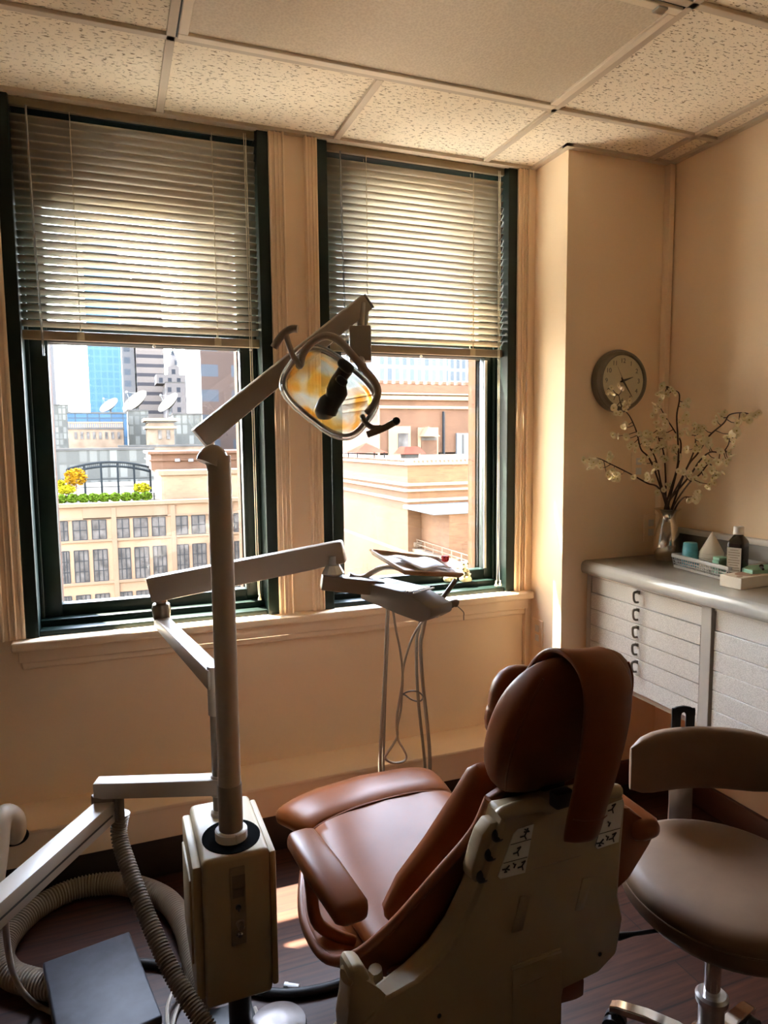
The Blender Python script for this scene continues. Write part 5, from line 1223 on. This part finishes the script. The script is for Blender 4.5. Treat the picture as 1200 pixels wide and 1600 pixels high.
for bi, (lab, pts, yl, xr, bl) in enumerate(BR):
    t = thing('blossom_branch', lab, 'branch', top, 'blossom branches in the silver vase')
    P = [top+V((random.uniform(-.018, .018), random.uniform(-.018, .018), -.09)), top+V((random.uniform(-.02, .02), random.uniform(-.02, .02), .012))]+[br_pt(x, y, yl, xr) for x, y in pts]
    S = spline(P, 5); n = len(S); b = MB(); b.tube(S, [.0042-.0026*i/n for i in range(n)], 7); tw = []
    for x, y in bl:
        q = br_pt(x, y, yl-.02, xr-.01)+V((random.uniform(-.01, .01), random.uniform(-.018, .012), random.uniform(-.004, .004)))
        j = min(range(n//4, n), key=lambda i: (S[i]-q).length+(0 if S[i].z < q.z+.02 else .03)); tw.append(q)
        if (S[j]-q).length > .008: b.tube([S[j], S[j].lerp(q, .5)+V((0, 0, -.004)), q], [.0017, .0014, .0011], 5)
    b.build('stem', M['bark'], t)
    for q in tw:
        for rep in range(random.choice((2, 2, 3))):
            o = bpy.data.objects.new('blossom', PM[random.randrange(5)]); COL.objects.link(o); o.parent = t
            o.location = q-top+(V((random.uniform(-.017, .017), random.uniform(-.014, .014), random.uniform(-.017, .017))) if rep else V())
            o.rotation_mode = 'QUATERNION'; dv = V((random.gauss(-.2, .55), random.gauss(-.75, .5), random.gauss(.25, .6))).normalized(); o.rotation_quaternion = dv.to_track_quat('Z', 'Y'); k = random.uniform(.66, .92); o.scale = (k, k, k)
# ---- basket and what stands in it
def cxy(y, x): return V((x, y, CT))
BA = thing('basket', 'grey plastic mesh basket on the countertop right of the vase', 'basket', (2.03, 1.90, CT))
fx0, fx1 = 1.958, 1.918        # front face x at far / near end
y0_, y1_ = 2.055, 1.755
cor = [V((fx0, y0_, 0)), V((fx1, y1_, 0)), V((2.098, y1_+.015, 0)), V((2.106, y0_-.012, 0))]
b = MB()
def wall_seg(p, q, z0, z1, t_=.003): b.beam(p+V((0, 0, (z0+z1)/2)), q+V((0, 0, (z0+z1)/2)), t_, z1-z0)
for i in range(4):
    p, q = cor[i], cor[(i+1) % 4]; cen = sum(cor, V())/4; pi, qi = p+(cen-p)*.05, q+(cen-q)*.05
    wall_seg(pi, qi, CT+.001, CT+.010)
    Ld = (q-p).length; n = int(Ld/.0125)
    for k in range(n+1): c = pi.lerp(qi, k/n); c2 = p.lerp(q, k/n); b.tube([c+V((0, 0, CT+.006)), c2+V((0, 0, CT+.042))], .0020, 5)
    for z, f in ((.018, .35), (.029, .65)): b.beam(pi.lerp(p, f)+V((0, 0, CT+z)), qi.lerp(q, f)+V((0, 0, CT+z)), .0028, .0028)
b.build('mesh_side', M['basket'], BA, smooth=0)
b = MB()
for i in range(4): b.beam(cor[i]+V((0, 0, CT+.046)), cor[(i+1) % 4]+V((0, 0, CT+.046)), .010, .014, .003)
b.build('rim', M['basket'], BA)
b = MB(); cen = sum(cor, V())/4; b.prism([p+(cen-p)*.05+V((0, 0, CT+.001)) for p in cor], (0, 0, .004)); b.build('bottom', M['basket'], BA)
BZ = CT+.006
def pos(px, x): p = at(px, 860, 0, x); return V((p.x, p.y, BZ))
c = pos(1078.5, 2.00); b = MB(); b.lathe([(.0, .001), (.032, .001), (.0325, .004), (.0245, .088), (.022, .091), (0, .091)], c, n=28); o = b.build('paper_cup', M['bluecup'], None); tag(o, 'small turquoise flowered paper cup upside down in the basket, nearest the vase', 'cup')
c = pos(1112, 2.045)
for k in range(8):
    z = .0080*k; nm = ['lowest', 'second from bottom', 'third from bottom', 'fourth from bottom', 'fifth from bottom', 'third from top', 'second from top', 'topmost'][k]
    b = MB(); b.lathe([(.0415, z), (.0428, z+.001), (.0425, z+.003), (.002, z+.079), (.0, z+.080), (.0008, z+.078), (.0405, z+.001)], c, n=36); o = b.build('cone_cup', M['boxwhite'], None)
    tag(o, '%s white paper cone cup of the upturned stack in the basket' % nm, 'cup', 'nested paper cone cups')
c = pos(1127, 1.985); b = MB(); b.rbox((c.x, c.y, BZ+.025), -.2, .022, .018, .025, .003); b.rbox((c.x, c.y, BZ+.056), -.16, .021, .017, .006, .003); o = b.build('sponge_block', M['mint'], None); tag(o, 'mint green sponge block between the cone cups and the brown bottle', 'sponge')
c = pos(1180, 2.01); b = MB(); b.rbox((c.x, c.y-.020, BZ+.023), -.1, .066, .040, .023, .004); o = b.build('sponge_pad', M['mint'], None); tag(o, 'flat pale green pad in the basket behind and right of the brown bottle', 'pad')
c2 = V((c.x-.01, c.y-.040, BZ+.051)); b = MB(); b.tube([c2+V((0, 0, 0)), c2+V((-.03, -.02, .004)), c2+V((-.05, -.045, .003))], .004, 8); b.ball(c2+V((-.01, -.004, .004)), .008, .006, .006); o = b.build('clip', M['black'], None); tag(o, 'small black clip lying on the pale green pad at the right edge', 'clip')
c = pos(1153, 1.965); BO = thing('bottle', 'dark brown square shouldered bottle with white cap and label in the basket', 'bottle', c); by = .45
def sq(hx, hy, z, e=.35, n=32):
    r = []
    for k in range(n):
        t = 2*math.pi*k/n; g = lambda x: math.copysign(abs(x)**e, x); x, y = hx*g(math.cos(t)), hy*g(math.sin(t)); r.append(c+V((x*math.cos(by)-y*math.sin(by), x*math.sin(by)+y*math.cos(by), z)))
    return r
b = MB(); rows = [sq(.036, .025, 0), sq(.039, .027, .003), sq(.039, .027, .122), sq(.037, .0255, .130), sq(.020, .016, .148, .7), sq(.0135, .0135, .153, 1), sq(.0135, .0135, .160, 1)]
b.grid(rows, closed=True); b.bm.verts.ensure_lookup_table(); b._f([b.bm.verts[k] for k in range(32)][::-1]); b._f([b.bm.verts[6*32+k] for k in range(32)]); b.build('body', M['bottle'], BO)
b = MB(); b.lathe([(.0175, .154), (.0175, .160), (.0165, .161), (.0165, .178), (.0145, .181), (0, .181)], c, n=28); b.build('cap', M['white'], BO)
b = MB(); dx, dy = V((-math.cos(by), -math.sin(by), 0)), V((-math.sin(by), math.cos(by), 0))
b.obox(c+dx*.0395+V((0, 0, .070)), (dy, V((0, 0, 1)), dx), (.022, .042, .0006)); lb = b.build('label', M['sticker'], BO)
b = MB()
for k in range(9): b.obox(c+dx*.0403+V((0, 0, .104-.0085*k)), (dy, V((0, 0, 1)), dx), (.018 if k % 3 else .013, .0010, .0002))
b.build('printed_line', M['panel'], lb)
# ---- white box with the dark oval
TB_ = thing('glove_box', 'flat white cardboard box with a dark oval opening, in front of the basket', 'box', (1.98, 1.70, CT))
A_, B_, C_ = at(1124, 914, 2, CT+.002), at(1158, 921, 2, CT+.002), None
dl = (B_-A_).normalized(); dn = V((-dl.y, dl.x, 0)); dn = dn if dn.x > 0 else -dn
wl = (B_-A_).length; hgt = .038; q = [A_, B_, B_+dn*.19, A_+dn*.19]
b = MB(); b.prism([V((p.x, p.y, CT)) for p in q], (0, 0, hgt), .0015, 1); b.build('carton', M['boxwhite'], TB_)
cc = (A_+B_)/2+dn*.085; b = MB(); b.prism([V((cc.x, cc.y, CT+hgt+.0004))+dn*(.052*math.cos(t))+dl*(.030*math.sin(t)) for t in [2*math.pi*k/32 for k in range(32)]], (0, 0, .0006)); b.build('oval_opening', M['boxpink'], TB_)
cc = (A_+B_)/2+dn*.02+dl*.018; b = MB(); b.prism([V((cc.x, cc.y, CT+hgt+.0004))+dn*(.012*math.cos(t))+dl*(.008*math.sin(t)) for t in [2*math.pi*k/16 for k in range(16)]], (0, 0, .0006)); b.build('printed_mark', M['boxpink'], TB_)
# ---- window sill figurines
sz_ = SZ+.045
c = at(728, 914, 1, 2.63); FG = thing('figurine', 'small spotted bear figurine sitting on a cream rock on the right window sill', 'figurine', (c.x, c.y, SZ+.022)); gz = SZ+.045
o_ = V((c.x, 2.645, gz))
b = MB(); b.ball(o_+V((0, -.01, .010)), .026, .020, .016, n=18, m=8, e=.8); b.ball(o_+V((.012, -.018, .008)), .014, .012, .012); b.build('rock', M['cream'], FG)
b = MB(); b.ball(o_+V((0, 0, .040)), .013, .012, .019); b.ball(o_+V((.002, -.003, .068)), .013, .012, .012); b.ball(o_+V((.003, -.014, .065)), .006, .006, .005)
for s in (-1, 1):
    b.ball(o_+V((s*.011, .001, .080)), .006, .004, .006, n=10, m=6); b.tube([o_+V((s*.010, -.004, .050)), o_+V((s*.017, -.010, .040)), o_+V((s*.010, -.016, .034))], .0045, 8); b.tube([o_+V((s*.008, -.004, .028)), o_+V((s*.015, -.018, .026)), o_+V((s*.016, -.022, .034))], .0055, 8)
fb = b.build('bear', M['cream'], FG)
random.seed(4)
for v in ((-.010, -.006, .052), (.011, -.006, .040), (-.008, -.008, .074), (.011, -.006, .076), (-.014, -.012, .030), (0, -.012, .034)):
    b = MB(); b.ball(o_+V(v), .006, .005, .006, n=10, m=6); b.build('dark_spot', M['figdark'], fb)
c = at(706, 908, 1, 2.64); b = MB(); b.ball(V((c.x-.006, 2.645, gz+.014)), .030, .018, .016, n=20, m=10, e=.85); b.ball(V((c.x-.02, 2.640, gz+.018)), .016, .014, .014); o = b.build('ornament', M['cream'], None); tag(o, 'rounded cream ornament left of the bear figurine on the right window sill', 'ornament')
# ================================================================== camera, sun, sky
cd = bpy.data.cameras.new('camera'); co = bpy.data.objects.new('camera', cd); COL.objects.link(co)
cd.sensor_width = 36; cd.sensor_fit = 'AUTO'; cd.lens = FPX/1600*36; cd.clip_start = .02; cd.clip_end = 3000
R3 = Matrix((RGT, UPV, -FWD)).transposed(); co.matrix_world = Matrix.Translation(CAM) @ R3.to_4x4(); SC.camera = co
SUN = V((.66, -1, -2.48)).normalized()
sd = bpy.data.lights.new('sun', 'SUN'); so = bpy.data.objects.new('sun', sd); COL.objects.link(so)
sd.energy = SUN_E; sd.angle = math.radians(.53); sd.color = (1, .90, .74)
so.rotation_mode = 'QUATERNION'; so.rotation_quaternion = SUN.to_track_quat('-Z', 'Y'); so.location = (-4, 8, 16)
wd = bpy.data.worlds.new('sky'); SC.world = wd; wd.use_nodes = True; nt = wd.node_tree
sk = nt.nodes.new('ShaderNodeTexSky'); sk.sky_type = 'NISHITA'; sk.sun_disc = False
sk.sun_elevation = math.radians(64); sk.sun_rotation = math.atan2(-SUN.x, -SUN.y); sk.air_density = 1.0; sk.dust_density = .1; sk.ozone_density = 1
bg = nt.nodes['Background']; hs = nt.nodes.new('ShaderNodeHueSaturation'); hs.inputs['Saturation'].default_value = .50; nt.links.new(sk.outputs[0], hs.inputs['Color']); nt.links.new(hs.outputs[0], bg.inputs['Color']); bg.inputs['Strength'].default_value = SKY_E
SC.view_settings.view_transform = 'Standard'; SC.view_settings.look = 'None'; SC.view_settings.gamma = 1
SC.view_settings.use_curve_mapping = False; SC.view_settings.exposure = EXPO
SC.cycles.max_bounces = 12; SC.cycles.diffuse_bounces = 7; SC.cycles.glossy_bounces = 4; SC.cycles.transparent_max_bounces = 12
SC.cycles.caustics_reflective = False; SC.cycles.caustics_refractive = False; SC.cycles.sample_clamp_indirect = 8
SC.cycles.use_denoising = True
